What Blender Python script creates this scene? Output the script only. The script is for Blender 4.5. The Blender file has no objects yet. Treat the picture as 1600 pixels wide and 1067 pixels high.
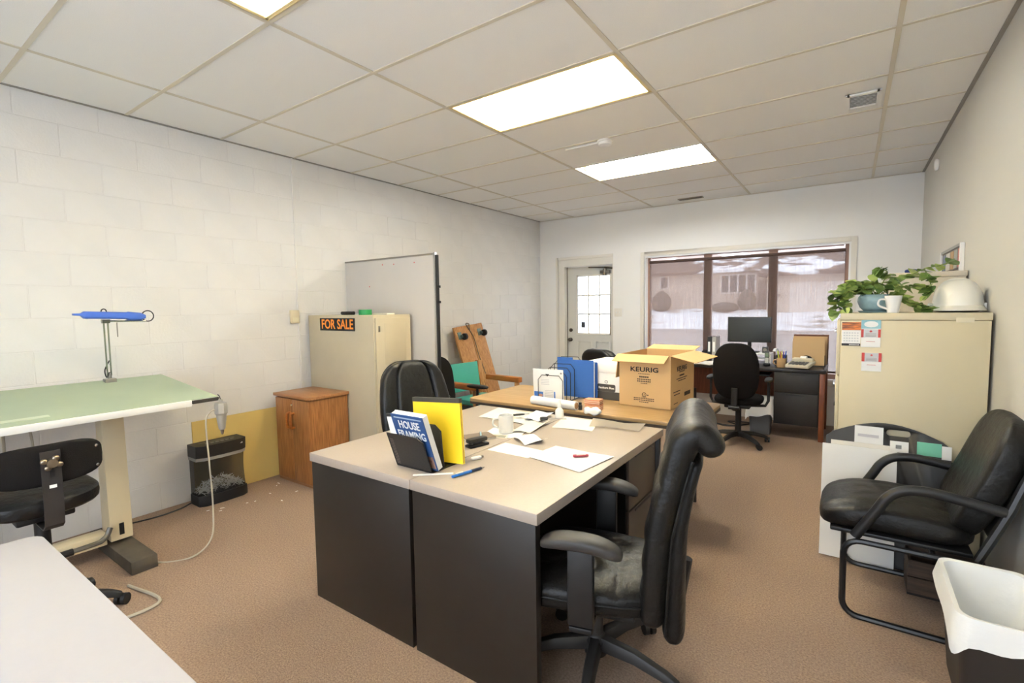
import bpy, bmesh, math, random
from mathutils import Vector, Matrix, Euler
random.seed(7)
SC = bpy.context.scene
COL = SC.collection
PI = math.pi

# ------------------------------------------------------------------ camera
def setup_camera():
    yaw, pitch, roll = math.radians(34.856), math.radians(4.078), math.radians(-0.858)
    f = Vector((-math.sin(yaw)*math.cos(pitch), math.cos(yaw)*math.cos(pitch), -math.sin(pitch)))
    r = Vector((math.cos(yaw), math.sin(yaw), 0)); u = r.cross(f)
    r2 = math.cos(roll)*r + math.sin(roll)*u; u2 = -math.sin(roll)*r + math.cos(roll)*u
    cam = bpy.data.cameras.new('camera'); cam.sensor_width = 36; cam.lens = 36*758.9/1600
    cam.clip_start = 0.02; cam.clip_end = 300
    o = bpy.data.objects.new('camera', cam); COL.objects.link(o)
    m = Matrix((r2, u2, -f)).transposed().to_4x4(); m.translation = (0, 0, 1.45)
    o.matrix_world = m; SC.camera = o
setup_camera()
# ------------------------------------------------------------------ world and exposure
SC.view_settings.view_transform = 'Standard'; SC.view_settings.look = 'None'
SC.view_settings.gamma = 1; SC.view_settings.use_curve_mapping = False
SC.view_settings.exposure = 1.13
W = bpy.data.worlds.new('overcast_sky'); SC.world = W; W.use_nodes = True
bg = W.node_tree.nodes['Background']; bg.inputs[0].default_value = (0.90, 1.0, 1.13, 1); bg.inputs[1].default_value = 2.75
TUBE = 37.0      # emission of the fluorescent tubes

# ------------------------------------------------------------------ materials
def lin(c):
    def g(v):
        v /= 255.0
        return v/12.92 if v <= .04045 else ((v+.055)/1.055)**2.4
    return (g(c[0]), g(c[1]), g(c[2]), 1)
MATS = {}
def mat(name, col, rough=.6, metal=0, var=None, bump=None, spec=.5, coat=0, col2=None, stretch=(1,1,1), detail=4, thresh=None, wave=None):
    """var=(scale, amount) mottles the colour; bump=(scale, strength); col2 mixes a second colour by the noise"""
    if name in MATS: return MATS[name]
    m = bpy.data.materials.new(name); m.use_nodes = True; MATS[name] = m
    nt = m.node_tree; b = nt.nodes['Principled BSDF']
    b.inputs['Base Color'].default_value = lin(col); b.inputs['Roughness'].default_value = rough
    b.inputs['Metallic'].default_value = metal; b.inputs['Specular IOR Level'].default_value = spec
    b.inputs['Coat Weight'].default_value = coat
    def coords(st):
        tc = nt.nodes.new('ShaderNodeTexCoord'); mp = nt.nodes.new('ShaderNodeMapping')
        mp.inputs['Scale'].default_value = st; nt.links.new(tc.outputs['Object'], mp.inputs[0]); return mp.outputs[0]
    def noise(sc, st, det):
        n = nt.nodes.new('ShaderNodeTexNoise'); n.inputs['Scale'].default_value = sc; n.inputs['Detail'].default_value = det
        n.inputs['Roughness'].default_value = .6
        nt.links.new(coords(st), n.inputs['Vector']); return n.outputs['Fac']
    if var or col2:
        sc, am = var or (8, .5)
        f = noise(sc, stretch, detail)
        rp = nt.nodes.new('ShaderNodeValToRGB')
        lo, hi = (thresh if thresh else (.3, .7))
        c1 = lin(col); c2 = lin(col2) if col2 else tuple(min(1, v*(1-am)) for v in c1[:3])+(1,)
        rp.color_ramp.elements[0].position = lo; rp.color_ramp.elements[1].position = hi
        rp.color_ramp.elements[0].color = c2; rp.color_ramp.elements[1].color = c1
        nt.links.new(f, rp.inputs[0]); nt.links.new(rp.outputs[0], b.inputs['Base Color'])
    if bump:
        f = noise(bump[0], bump[2] if len(bump) > 2 else (1,1,1), 5)
        bn = nt.nodes.new('ShaderNodeBump'); bn.inputs['Strength'].default_value = bump[1]; bn.inputs['Distance'].default_value = 0.014 if 'leather' in name else .01
        nt.links.new(f, bn.inputs['Height']); nt.links.new(bn.outputs[0], b.inputs['Normal'])
    return m
def emis(name, col, s):
    if name in MATS: return MATS[name]
    m = bpy.data.materials.new(name); m.use_nodes = True; MATS[name] = m; nt = m.node_tree
    b = nt.nodes['Principled BSDF']; b.inputs['Base Color'].default_value = (.9,.9,.9,1)
    b.inputs['Emission Color'].default_value = lin(col); b.inputs['Emission Strength'].default_value = s
    return m
def see_through(name, col, share, rough=.5, kind='diffuse', col2=None):
    """thin film: `share` of the light goes straight through, the rest meets a coloured surface"""
    if name in MATS: return MATS[name]
    m = bpy.data.materials.new(name); m.use_nodes = True; MATS[name] = m; nt = m.node_tree
    for n in list(nt.nodes): nt.nodes.remove(n)
    out = nt.nodes.new('ShaderNodeOutputMaterial'); mx = nt.nodes.new('ShaderNodeMixShader'); mx.inputs[0].default_value = share
    tr = nt.nodes.new('ShaderNodeBsdfTransparent')
    if kind == 'gloss':
        s = nt.nodes.new('ShaderNodeBsdfGlossy'); s.inputs['Roughness'].default_value = rough; s.inputs[0].default_value = lin(col); so = s.outputs[0]
    else:
        d = nt.nodes.new('ShaderNodeBsdfDiffuse'); d.inputs[0].default_value = lin(col)
        t = nt.nodes.new('ShaderNodeBsdfTranslucent'); t.inputs[0].default_value = lin(col2 or col)
        m2 = nt.nodes.new('ShaderNodeMixShader'); m2.inputs[0].default_value = .5
        nt.links.new(d.outputs[0], m2.inputs[1]); nt.links.new(t.outputs[0], m2.inputs[2]); so = m2.outputs[0]
    nt.links.new(so, mx.inputs[1]); nt.links.new(tr.outputs[0], mx.inputs[2]); nt.links.new(mx.outputs[0], out.inputs[0])
    return m
def wood(name, c1, c2, scale=6, axis=2, rough=.45):
    st = [14, 14, 14]; st[axis] = .8
    return mat(name, c1, rough, col2=c2, var=(scale, .3), stretch=tuple(st), thresh=(.35, .65), detail=3)

paint = mat('white_wall_paint', (245,242,237), .55, var=(1.2,.04), bump=(45,.12))
blockp = mat('white_block_paint', (230,227,223), .5, var=(2.5,.05), bump=(60,.18))
paint_r = mat('pale_grey_wall_paint', (206,203,195), .6, var=(1.5,.03), bump=(70,.08))
carpet = mat('brown_carpet', (178,154,135), .95, col2=(136,115,100), var=(120,.3), bump=(170,.7), spec=.1, detail=6)
tile_m = mat('ceiling_tile_white', (247,245,241), .9, var=(260,.07), bump=(340,.2), spec=.1)
tbar_m = mat('aged_grid_paint', (214,205,186), .5)
white = mat('white_gloss', (240,238,234), .35)
trimw = mat('cream_trim_paint', (236,230,218), .45, var=(4,.04))
paper = mat('white_paper', (243,241,237), .8)
paper2 = mat('off_white_paper', (232,224,208), .8)
black = mat('black_plastic', (26,25,25), .45, bump=(400,.05))
blackm = mat('black_metal', (22,22,23), .35, spec=.6)
leather = mat('black_leather', (20,19,18), .36, bump=(18,.5), spec=.4)
leather2 = mat('worn_black_leather', (21,19,17), .42, bump=(16,.5), spec=.32)
fabric = mat('black_fabric', (30,28,27), .95, bump=(350,.3), spec=.1)
chrome = mat('chrome', (200,198,194), .22, metal=1)
steel = mat('brushed_steel', (150,148,142), .4, metal=1)
beige = mat('beige_metal_paint', (212,199,166), .45, var=(1.8,.04))
beige2 = mat('worn_beige_paint', (196,184,158), .5, var=(3,.08))
darkpanel = mat('dark_brown_laminate', (38,32,27), .42, var=(5,.15), bump=(200,.04))
darktop = mat('taupe_laminate', (166,154,143), .4, var=(90,.05))
drawerm = mat('grey_brown_drawer', (86,76,68), .45)
tan_lam = wood('tan_table_laminate', (178,148,106), (162,131,89), 3, 0, .4)
walnut = wood('brown_cabinet_wood', (172,118,68), (134,86,46), 7, 2, .45)
walnut_t = wood('brown_cabinet_top_wood', (170,122,82), (144,98,62), 7, 0, .4)
plyw = wood('plywood', (196,146,92), (160,110,62), 5, 2, .6)
redwood = wood('red_brown_wood', (132,74,44), (104,54,30), 5, 2, .4)
orangew = wood('orange_wood', (176,108,48), (150,84,32), 6, 0, .4)
card = mat('cardboard', (208,172,122), .8, var=(3,.05))
ink = mat('black_ink', (36,31,27), .7)
greyc = mat('grey_plastic', (132,132,130), .5)
greenb = mat('pale_green_vinyl', (166,182,156), .5, var=(3,.07))
cream = mat('cream_metal', (222,208,176), .45, var=(3,.05))
bag = see_through('white_bin_bag', (236,236,234), .12)
teal = mat('teal_vinyl', (72,172,158), .4, var=(6,.08))
glass = see_through('window_glass', (255,255,255), .93, .02, 'gloss')

# ------------------------------------------------------------------ mesh builder
class B:
    def __init__(s): s.v = []; s.f = []
    def add(s, vs, fs, M=None):
        n = len(s.v)
        s.v += [tuple(M @ Vector(p)) if M else tuple(p) for p in vs]
        s.f += [tuple(i+n for i in f) for f in fs]; return s
    def box(s, c, d, M=None, R=None):
        hx, hy, hz = d[0]/2, d[1]/2, d[2]/2
        vs = [Vector((x,y,z)) for x in (-hx,hx) for y in (-hy,hy) for z in (-hz,hz)]
        if R: vs = [R @ p for p in vs]
        vs = [p+Vector(c) for p in vs]
        return s.add(vs, [(0,1,3,2),(4,6,7,5),(0,4,5,1),(2,3,7,6),(0,2,6,4),(1,5,7,3)], M)
    def b2(s, x0, x1, y0, y1, z0, z1, M=None):
        return s.box(((x0+x1)/2,(y0+y1)/2,(z0+z1)/2), (abs(x1-x0),abs(y1-y0),abs(z1-z0)), M)
    def tube(s, pts, r, n=10, closed=False, flat=1.0, M=None):
        pts = [Vector(p) for p in pts]; k = len(pts)
        rs = r if isinstance(r, (list,tuple)) else [r]*k
        up = None; rings = []
        for i, p in enumerate(pts):
            if closed: t = pts[(i+1)%k]-pts[i-1]
            else: t = pts[min(i+1,k-1)]-pts[max(i-1,0)]
            t.normalize()
            if up is None:
                a = Vector((0,0,1)) if abs(t.z) < .9 else Vector((1,0,0))
                up = (a - t*a.dot(t)).normalized()
            else: up = (up - t*up.dot(t)).normalized()
            sd = t.cross(up)
            rings.append([p + (math.cos(2*PI*j/n)*sd + math.sin(2*PI*j/n)*up*flat)*rs[i] for j in range(n)])
        vs = [q for rg in rings for q in rg]; fs = []
        for i in range(k if closed else k-1):
            i2 = (i+1)%k
            for j in range(n): fs.append((i*n+j, i*n+(j+1)%n, i2*n+(j+1)%n, i2*n+j))
        if not closed: fs += [tuple(range(n-1,-1,-1)), tuple(range((k-1)*n, k*n))]
        return s.add(vs, fs, M)
    def cyl(s, p0, p1, r0, r1=None, n=16, M=None): return s.tube([p0,p1], [r0, r1 if r1 is not None else r0], n, M=M)
    def lathe(s, prof, c=(0,0,0), n=24, M=None, sx=1, sy=1):
        vs = []; fs = []
        for r, z in prof:
            for j in range(n): vs.append((c[0]+sx*r*math.cos(2*PI*j/n), c[1]+sy*r*math.sin(2*PI*j/n), c[2]+z))
        k = len(prof)
        for i in range(k-1):
            for j in range(n): fs.append((i*n+j, i*n+(j+1)%n, (i+1)*n+(j+1)%n, (i+1)*n+j))
        if prof[0][0] > 1e-4: fs.append(tuple(range(n-1,-1,-1)))
        if prof[-1][0] > 1e-4: fs.append(tuple(range((k-1)*n,k*n)))
        return s.add(vs, fs, M)
    def prism(s, poly, z0, z1, M=None):
        n = len(poly); vs = [(x,y,z0) for x,y in poly]+[(x,y,z1) for x,y in poly]
        fs = [tuple(range(n-1,-1,-1)), tuple(range(n,2*n))]+[(i,(i+1)%n,n+(i+1)%n,n+i) for i in range(n)]
        return s.add(vs, fs, M)
    def grid(s, fn, nu, nv, M=None, closed_u=False):
        vs = [fn(i/nu, j/nv) for j in range(nv+1) for i in range(nu+1)]
        fs = [(j*(nu+1)+i, j*(nu+1)+i+1, (j+1)*(nu+1)+i+1, (j+1)*(nu+1)+i) for j in range(nv) for i in range(nu)]
        return s.add(vs, fs, M)
    def sell(s, c, d, e=.4, deform=None, nu=36, nv=18, e2=None, M=None):
        """rounded cushion: superellipsoid with half sizes d"""
        e2 = e2 or e
        def p(a, x): 
            q = math.copysign(abs(a)**x, a); return q
        vs = []; fs = []
        for j in range(nv+1):
            ph = -PI/2+PI*j/nv
            for i in range(nu):
                th = 2*PI*i/nu
                q = Vector((d[0]*p(math.cos(ph),e2)*p(math.cos(th),e), d[1]*p(math.cos(ph),e2)*p(math.sin(th),e), d[2]*p(math.sin(ph),e2)))
                if deform: q = Vector(deform(q))
                vs.append(q+Vector(c))
        for j in range(nv):
            for i in range(nu): fs.append((j*nu+i, j*nu+(i+1)%nu, (j+1)*nu+(i+1)%nu, (j+1)*nu+i))
        return s.add(vs, fs, M)
    def strap(s, path, hw, ht, n=32, cap0=.06, cap1=.06, steps=60, front=None, ey=.35, ex=.75, wcap=.5):
        """padded slab: superellipse sections (half width hw along y, half thickness ht) swept along a path in the xz plane"""
        P = smooth_path([(x,0,z) for x,z in path], 8); L = [0]
        for i in range(1,len(P)): L.append(L[-1]+(P[i]-P[i-1]).length)
        rings = []; vs = []; fs = []
        for k in range(steps+1):
            t = k/steps; t = .5-.5*math.cos(PI*t) if True else t
            d = t*L[-1]; i = 0
            while i < len(P)-2 and L[i+1] < d: i += 1
            f = (d-L[i])/max(1e-9, L[i+1]-L[i]); c = P[i].lerp(P[i+1], f)
            a, b_ = P[max(0,i-1)], P[min(len(P)-1,i+2)]; tg = (b_-a).normalized(); nr = Vector((tg.z,0,-tg.x))
            w = hw(t) if callable(hw) else hw; h = ht(t) if callable(ht) else ht
            e = 1.0; wk = 1.0
            if t < cap0: e = math.sqrt(max(0,1-((cap0-t)/cap0)**2)); wk = 1-wcap*(1-e)
            if t > 1-cap1: e = math.sqrt(max(0,1-((t-1+cap1)/cap1)**2)); wk = 1-wcap*(1-e)
            for j in range(n):
                an = 2*PI*j/n; ca, sa = math.cos(an), math.sin(an)
                ca = math.copysign(abs(ca)**ex, ca); sa = math.copysign(abs(sa)**ey, sa)
                q = c + nr*(h*max(e,.02)*ca) + Vector((0, w*wk*sa, 0))
                if front and ca > 0: q = q + nr*front(t, sa)*ca*e
                vs.append(q)
        for k in range(steps):
            for j in range(n): fs.append((k*n+j,k*n+(j+1)%n,(k+1)*n+(j+1)%n,(k+1)*n+j))
        fs += [tuple(range(n-1,-1,-1)), tuple(range(steps*n,(steps+1)*n))]
        return s.add(vs, fs)
    def make(s, name, m, parent=None, bevel=0, smooth=35, loc=None, rot=None, seg=2, solid=0):
        me = bpy.data.meshes.new(name); me.from_pydata(s.v, [], s.f)
        bm = bmesh.new(); bm.from_mesh(me)
        bmesh.ops.remove_doubles(bm, verts=bm.verts, dist=1e-6)
        bmesh.ops.recalc_face_normals(bm, faces=bm.faces)
        if solid: bmesh.ops.solidify(bm, geom=list(bm.faces), thickness=solid)
        if bevel: 
            es = [e for e in bm.edges if len(e.link_faces) == 2 and e.calc_face_angle(0) > .6]
            bmesh.ops.bevel(bm, geom=es, offset=bevel, segments=seg, affect='EDGES', profile=.5, clamp_overlap=True)
        bm.to_mesh(me); bm.free()
        if smooth:
            for p in me.polygons: p.use_smooth = True
            me.set_sharp_from_angle(angle=math.radians(smooth))
        me.materials.append(m)
        o = bpy.data.objects.new(name, me); COL.objects.link(o)
        if parent: o.parent = parent
        if loc: o.location = loc
        if rot: o.rotation_euler = rot
        return o
def T(name, label, cat, loc=(0,0,0), rz=0, group=None):
    o = bpy.data.objects.new(name, None); COL.objects.link(o); o.location = loc; o.rotation_euler = (0,0,rz)
    o.empty_display_size = .05
    return tag(o, label, cat, group)
def tag(o, label, cat, group=None, kind=None):
    o['label'] = label
    if cat: o['category'] = cat
    if group: o['group'] = group
    if kind: o['kind'] = kind
    return o
def struct(o, label=None):
    o['kind'] = 'structure'
    if label: o['label'] = label
    return o
def inst(o, parent=None, loc=None, rot=None, scale=None, name=None):
    c = o.copy(); COL.objects.link(c)
    if name: c.name = name
    if parent: c.parent = parent
    if loc: c.location = loc
    if rot: c.rotation_euler = rot
    if scale: c.scale = scale
    return c
def text(name, s, size, m, parent, M, width=None, bold=0, extrude=.0004, align='CENTER', narrow=1.0):
    """flat lettering as mesh; M places the text plane (x right, y up, z out)"""
    cu = bpy.data.curves.new(name, 'FONT'); cu.body = s; cu.size = size; cu.align_x = align; cu.align_y = 'CENTER'
    cu.extrude = extrude; cu.offset = bold*size; cu.resolution_u = 3; cu.space_line = .95
    to = bpy.data.objects.new(name, cu); COL.objects.link(to)
    dg = bpy.context.evaluated_depsgraph_get()
    me = bpy.data.meshes.new_from_object(to.evaluated_get(dg)); bpy.data.objects.remove(to); bpy.data.curves.remove(cu)
    me.materials.clear(); me.materials.append(m); me.name = name
    w = max(v.co.x for v in me.vertices)-min(v.co.x for v in me.vertices)
    k = (width/w) if width else narrow
    for v in me.vertices: v.co.x *= k
    me.transform(M)
    o = bpy.data.objects.new(name, me); COL.objects.link(o)
    if parent: o.parent = parent
    return o
def frame(origin, xdir, ydir):
    x = Vector(xdir).normalized(); y = Vector(ydir).normalized(); z = x.cross(y)
    m = Matrix((x,y,z)).transposed().to_4x4(); m.translation = origin; return m
def arc(c, r, a0, a1, n, plane='xz', k=0):
    o = []
    for i in range(n+1):
        a = math.radians(a0+(a1-a0)*i/n); p, q = c[0]+r*math.cos(a), c[1]+r*math.sin(a)
        o.append({'xz': (p,k,q), 'xy': (p,q,k), 'yz': (k,p,q)}[plane])
    return o
def smooth_path(pts, n=6):
    P = [Vector(p) for p in pts]; P = [P[0]*2-P[1]]+P+[P[-1]*2-P[-2]]; o = []
    for i in range(1, len(P)-2):
        a, b, c, d = P[i-1], P[i], P[i+1], P[i+2]
        for j in range(n):
            t = j/n
            o.append(.5*((2*b)+(c-a)*t+(2*a-5*b+4*c-d)*t*t+(3*b-a-3*c+d)*t**3))
    o.append(P[-2]); return o
def rrect(w, h, r, n=5):
    o = []
    for cx, cy, a in ((w/2-r,h/2-r,0),(-w/2+r,h/2-r,90),(-w/2+r,-h/2+r,180),(w/2-r,-h/2+r,270)):
        for i in range(n+1):
            t = math.radians(a+90*i/n); o.append((cx+r*math.cos(t), cy+r*math.sin(t)))
    return o

# ================================================================== ROOM
XL, XR, YB, YF, ZC = -4.12, .60, 6.74, -1.35, 2.797
floor = struct(B().b2(XL-.2, XR+.2, YF-.2, YB+.25, -.12, 0).make('floor', carpet), 'brown flecked carpet floor')
# left wall with painted concrete blocks
wl = struct(B().b2(XL-.2, XL, YF-.2, YB+.2, 0, 3.05).make('wall_left', blockp), 'white painted concrete block wall')
bw, bh = .406, .203
bproto = {}
def block(w, h):
    k = (round(w,3), round(h,3))
    if k not in bproto:
        o = B().b2(-.004, .0026, -w/2+.0027, w/2-.0027, -h/2+.0027, h/2-.0027).make('block', blockp, wl, bevel=.0018, seg=1)
        bproto[k] = o; return o
    return inst(bproto[k], wl)
row = 0; z = 0.0
while z < ZC-.01:
    h = min(bh, ZC+.0-z); y = .15 - (bw/2 if row % 2 else 0)
    while y < YB-.02:
        w = min(bw, YB-y)
        o = block(w, h); o.location = (XL + random.uniform(-.0004,.0005), y+w/2, z+h/2)
        y += bw
    z += bh; row += 1
B().b2(XL, XL+.012, 2.515, 2.53, 0.0, ZC).make('control_joint', blockp, wl)
# right wall, wall behind the camera
struct(B().b2(XR, XR+.2, YF-.2, YB+.2, 0, 3.05).make('wall_right', paint_r), 'smooth pale grey right wall')
VX0, VX1, VZ0, VZ1 = -2.5, .40, .30, 2.66      # unseen window, added behind the viewpoint to light the room
b = B()
for x0,x1,z0,z1 in ((XL,VX0,0,3.05),(VX1,XR,0,3.05),(VX0,VX1,0,VZ0),(VX0,VX1,VZ1,3.05)): b.b2(x0,x1,YF-.2,YF,z0,z1)
struct(b.make('wall_front', paint), 'unseen wall behind the viewpoint around the added window')
w2 = struct(bpy.data.objects.new('added_window', None), 'wide unseen window added behind the viewpoint for daylight'); COL.objects.link(w2)
for k in range(4):
    x = VX0+(VX1-VX0)*k/3; x = min(max(x, VX0+.025), VX1-.025)
    B().b2(x-.025,x+.025,YF-.15,YF-.09,VZ0,VZ1).make('mullion', trimw, w2)
for q in ((VZ0,VZ0+.05),(VZ1-.05,VZ1)): B().b2(VX0+.05,VX1-.05,YF-.149,YF-.091,*q).make('rail', trimw, w2)
for k in range(3):
    a = VX0+(VX1-VX0)*k/3
    B().b2(a+.026,a+(VX1-VX0)/3-.026,YF-.123,YF-.118,VZ0+.05,VZ1-.05).make('pane', glass, w2)
# back wall around the door and window openings
DX0, DX1, DZ = -3.78, -2.87, 2.16
WX0, WX1, WZ0, WZ1 = -2.40, -.01, .52, 2.13
b = B(); T0, T1 = YB, YB+.2
for x0,x1,z0,z1 in ((XL,DX0,0,3.05),(DX0,DX1,DZ,3.05),(DX1,WX0,0,3.05),(WX0,WX1,0,WZ0),(WX0,WX1,WZ1,3.05),(WX1,XR,0,3.05)):
    b.b2(x0,x1,T0,T1,z0,z1)
wb = struct(b.make('wall_back', paint), 'white back wall with the glazed door and window')
# ceiling: backing, tiles, grid
ceil = struct(B().b2(XL-.2, XR+.2, YF-.2, YB+.2, 3.05, 3.15).make('ceiling', paint), 'suspended ceiling of white tiles in a beige grid')
cols = [XL, -3.501, -2.281, -1.061, .159, XR]
rows = [YF]+[2.536+r*.61 for r in range(-6,7)]+[YB]
lights = {2.536:'lens', 4.366:'open', .706:'lens'}
tp = {}
for i in range(5):
    for j in range(len(rows)-1):
        x0,x1,y0,y1 = cols[i],cols[i+1],rows[j],rows[j+1]
        if i == 2 and any(abs(y0-k) < .01 for k in lights): continue
        k = (round(x1-x0,3), round(y1-y0,3))
        if k not in tp:
            o = B().b2(-(x1-x0)/2+.002,(x1-x0)/2-.002,-(y1-y0)/2+.002,(y1-y0)/2-.002,0,.016).make('ceiling_tile', tile_m, ceil); tp[k] = o
        else: o = inst(tp[k], ceil)
        o.location = ((x0+x1)/2,(y0+y1)/2,ZC+.003+random.uniform(-.0008,.0012))
def teebar(name, x0,x1,y0,y1):
    B().b2(x0,x1,y0,y1,ZC-.001,ZC+.004).b2((x0+x1)/2-.003 if x1-x0<.1 else x0,(x0+x1)/2+.003 if x1-x0<.1 else x1,(y0+y1)/2-.003 if y1-y0<.1 else y0,(y0+y1)/2+.003 if y1-y0<.1 else y1,ZC+.004,ZC+.035).make(name, tbar_m, ceil)
for x in cols[1:-1]: teebar('main_runner', x-.012, x+.012, YF, YB)
for y in rows[1:-1]:
    for i in range(5): teebar('cross_tee', cols[i]+.0125, cols[i+1]-.0125, y-.011, y+.011)
edge_m = mat('grey_edge_angle', (150,144,134), .5)
B().b2(XR-.022, XR, YF, YB, ZC-.004, ZC+.002).make('wall_angle', edge_m, ceil)
B().b2(XL, XL+.02, YF, YB, ZC-.003, ZC+.003).make('wall_angle', edge_m, ceil)
B().b2(XL+.02, XR-.022, YB-.02, YB, ZC-.003, ZC+.003).make('wall_angle', tbar_m, ceil)

# ---- fluorescent fixtures
tube_m = emis('fluorescent_tube', (241,249,255), TUBE)
lens_m = see_through('prismatic_lens', (255,246,222), .55)
hous_m = mat('fixture_warm_glow_enamel', (238,216,160), .45)  # yellow tint paints in the warm glow around the lit tubes
def fixture(y0, kind, label):
    t = T('ceiling_light', label, 'ceiling light', (-1.671, y0+.305, ZC), 0, 'fluorescent lights in the ceiling grid')
    L, Wd, H = 1.195, .585, .10
    b = B(); 
    b.b2(-L/2,L/2,-Wd/2,Wd/2,H,H+.01)
    for sx in (-1,1): b.b2(sx*L/2-.004,sx*L/2+.004,-Wd/2,Wd/2,-.001,H)
    for sy in (-1,1): b.b2(-L/2,L/2,sy*Wd/2-.004,sy*Wd/2+.004,-.001,H)
    b.make('housing', hous_m, t)
    ys = (-.21,-.07,.07,.21) if kind == 'lens' else (-.06,.07,.20)  # third tube of the open fixture is added to brighten the back wall
    for y in ys:
        B().cyl((-L/2+.03,y,.055),(L/2-.03,y,.055),.0165,n=10).make('tube', tube_m, t)
        for sx in (-1,1): B().b2(sx*(L/2-.018)-.012,sx*(L/2-.018)+.012,y-.018,y+.018,.03,H).make('lamp_holder', white, t)
    if kind == 'lens':
        B().b2(-L/2+.01,L/2-.01,-Wd/2+.01,Wd/2-.01,.004,.007).make('lens', lens_m, t)
        fr = B()
        for sy in (-1,1): fr.b2(-L/2,L/2,sy*(Wd/2-.009)-.009,sy*(Wd/2-.009)+.009,0,.003)
        for sx in (-1,1): fr.b2(sx*(L/2-.009)-.009,sx*(L/2-.009)+.009,-Wd/2,Wd/2,0,.003)
        fr.make('lens_frame', hous_m, t)
    else:
        B().b2(-L/2+.02,L/2-.02,-.02,.08,.075,.099).make('ballast_cover', hous_m, t)
fixture(2.536,'lens','fluorescent ceiling light with glowing lens above the twin desks')
fixture(4.366,'open','open fluorescent ceiling light without a lens, near the smoke detector')
fixture(.706,'lens','fluorescent ceiling light cut off by the top edge of the picture')
# smoke detector with surface wire channel
t = T('smoke_detector','round white smoke detector beside the open ceiling light','smoke detector',(-1.69,3.80,ZC))
B().lathe([(.0,-.045),(.035,-.045),(.052,-.036),(.056,-.018),(.062,-.016),(.062,-.001)]).make('cover', white, t)
B().b2(-.36,-.06,-.008,.008,-.012,-.001).make('wire_channel', white, t)
# square vent grille and far slot
t = T('ceiling_vent','small square louvred vent grille in the ceiling','vent',(.03,4.10,ZC))
fr = B()
for s in (-1,1): fr.b2(s*.085-.012,s*.085+.012,-.14,.14,-.012,-.001).b2(-.085,.085,s*.128-.012,s*.128+.012,-.012,-.001)
fr.make('frame', white, t)
B().b2(-.073,.073,-.116,.116,-.003,-.001).make('backing', mat('vent_grey',(170,165,158),.7), t)
for k in range(9): B().box((0,-.1+k*.025,-.007),(.146,.016,.002),R=Euler((.5,0,0)).to_matrix()).make('slat', white, t)
t = T('ceiling_diffuser','narrow dark slot diffuser in the ceiling near the back wall','vent',(-1.71,6.48,ZC))
B().b2(-.15,.15,-.045,.045,-.008,-.001).make('frame', mat('diffuser_brown',(150,140,124),.6), t)
for k in range(3): B().b2(-.135,.135,-.03+k*.024,-.018+k*.024,-.0095,-.008).make('slot', mat('slot_dark',(70,64,58),.7), t)
# sensors, thermostat, switch
t = T('wall_sensor','small white oval sensor high on the right wall','sensor',(XR,5.71,2.637))
B().sell((-.014,0,0),(.018,.028,.05),.7).make('cover', white, t)
t = T('thermostat','beige thermostat on the block wall beside the metal cabinet','thermostat',(XL+.003,2.475,1.39))
B().b2(0,.03,-.042,.042,-.06,.06).make('body', cream, t, bevel=.008)
B().b2(.03,.034,-.03,.03,-.045,-.005).make('cover', mat('cream_plastic',(228,218,186),.4), t, bevel=.002)
t = T('light_switch','white double switch plate between the door and window','switch',(-2.79,YB,1.345))
B().b2(-.058,.058,-.007,0,-.06,.06).make('plate', trimw, t, bevel=.003)
for s in (-1,1): B().b2(s*.024-.006,s*.024+.006,-.016,-.006,-.012,.012).make('toggle', white, t, bevel=.002)

# ---- door
dw = struct(bpy.data.objects.new('door_1', None), 'pale grey entrance door with nine glass panes'); COL.objects.link(dw); dw.location = (0, YB, 0)
doorm = mat('door_paint', (214,212,204), .45)
jm = trimw
b = B(); b.b2(DX0,DX0+.10,.0,.19,0,DZ).b2(DX1-.012,DX1,.0,.19,0,DZ).b2(DX0+.1,DX1-.012,.0,.19,DZ-.105,DZ); b.make('jamb', jm, dw)
b = B(); b.b2(DX0-.045,DX0+.0,-.012,0,0,DZ+.045).b2(DX0,DX1,-.012,0,DZ,DZ+.045); b.make('casing', jm, dw, bevel=.003)
B().b2(DX0+.092,DX0+.102,.08,.13,0,DZ-.1).make('weather_strip', mat('dark_strip',(96,78,62),.8), dw)
x0, x1, zt = DX0+.102, DX1-.013, DZ-.11
gx0, gx1, gz0, gz1 = -3.50, -2.96, 1.03, 1.90
b = B(); Y0, Y1 = .10, .145
for a in ((x0,gx0,0.02,zt),(gx1,x1,0.02,zt),(gx0,gx1,0.02,gz0),(gx0,gx1,gz1,zt)): b.b2(a[0],a[1],Y0,Y1,a[2],a[3])
b.make('leaf', doorm, dw)
for px0,px1 in ((-3.5,-3.26),(-3.2,-2.96)):
    fr = B()
    for q in ((px0,px0+.02,.2,.9),(px1-.02,px1,.2,.9),(px0+.02,px1-.02,.2,.22),(px0+.02,px1-.02,.88,.9)): fr.b2(q[0],q[1],Y0-.006,Y0,q[2],q[3])
    fr.make('panel_moulding', doorm, dw, bevel=.002)
fr = B()
for q in ((gx0-.025,gx0,gz0-.025,gz1+.025),(gx1,gx1+.025,gz0-.025,gz1+.025),(gx0,gx1,gz0-.025,gz0),(gx0,gx1,gz1,gz1+.025)): fr.b2(q[0],q[1],Y0-.01,Y0+.003,q[2],q[3])
fr.make('glazing_frame', trimw, dw, bevel=.003)
pw, ph = (gx1-gx0)/3, (gz1-gz0)/3
for i in range(1,3):
    B().b2(gx0+i*pw-.008,gx0+i*pw+.008,Y0+.004,Y1-.004,gz0,gz1).make('muntin', trimw, dw)
    for k in range(3): B().b2(gx0+k*pw+.008,gx0+(k+1)*pw-.008,Y0+.004,Y1-.004,gz0+i*ph-.011,gz0+i*ph+.011).make('muntin', trimw, dw)
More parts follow.
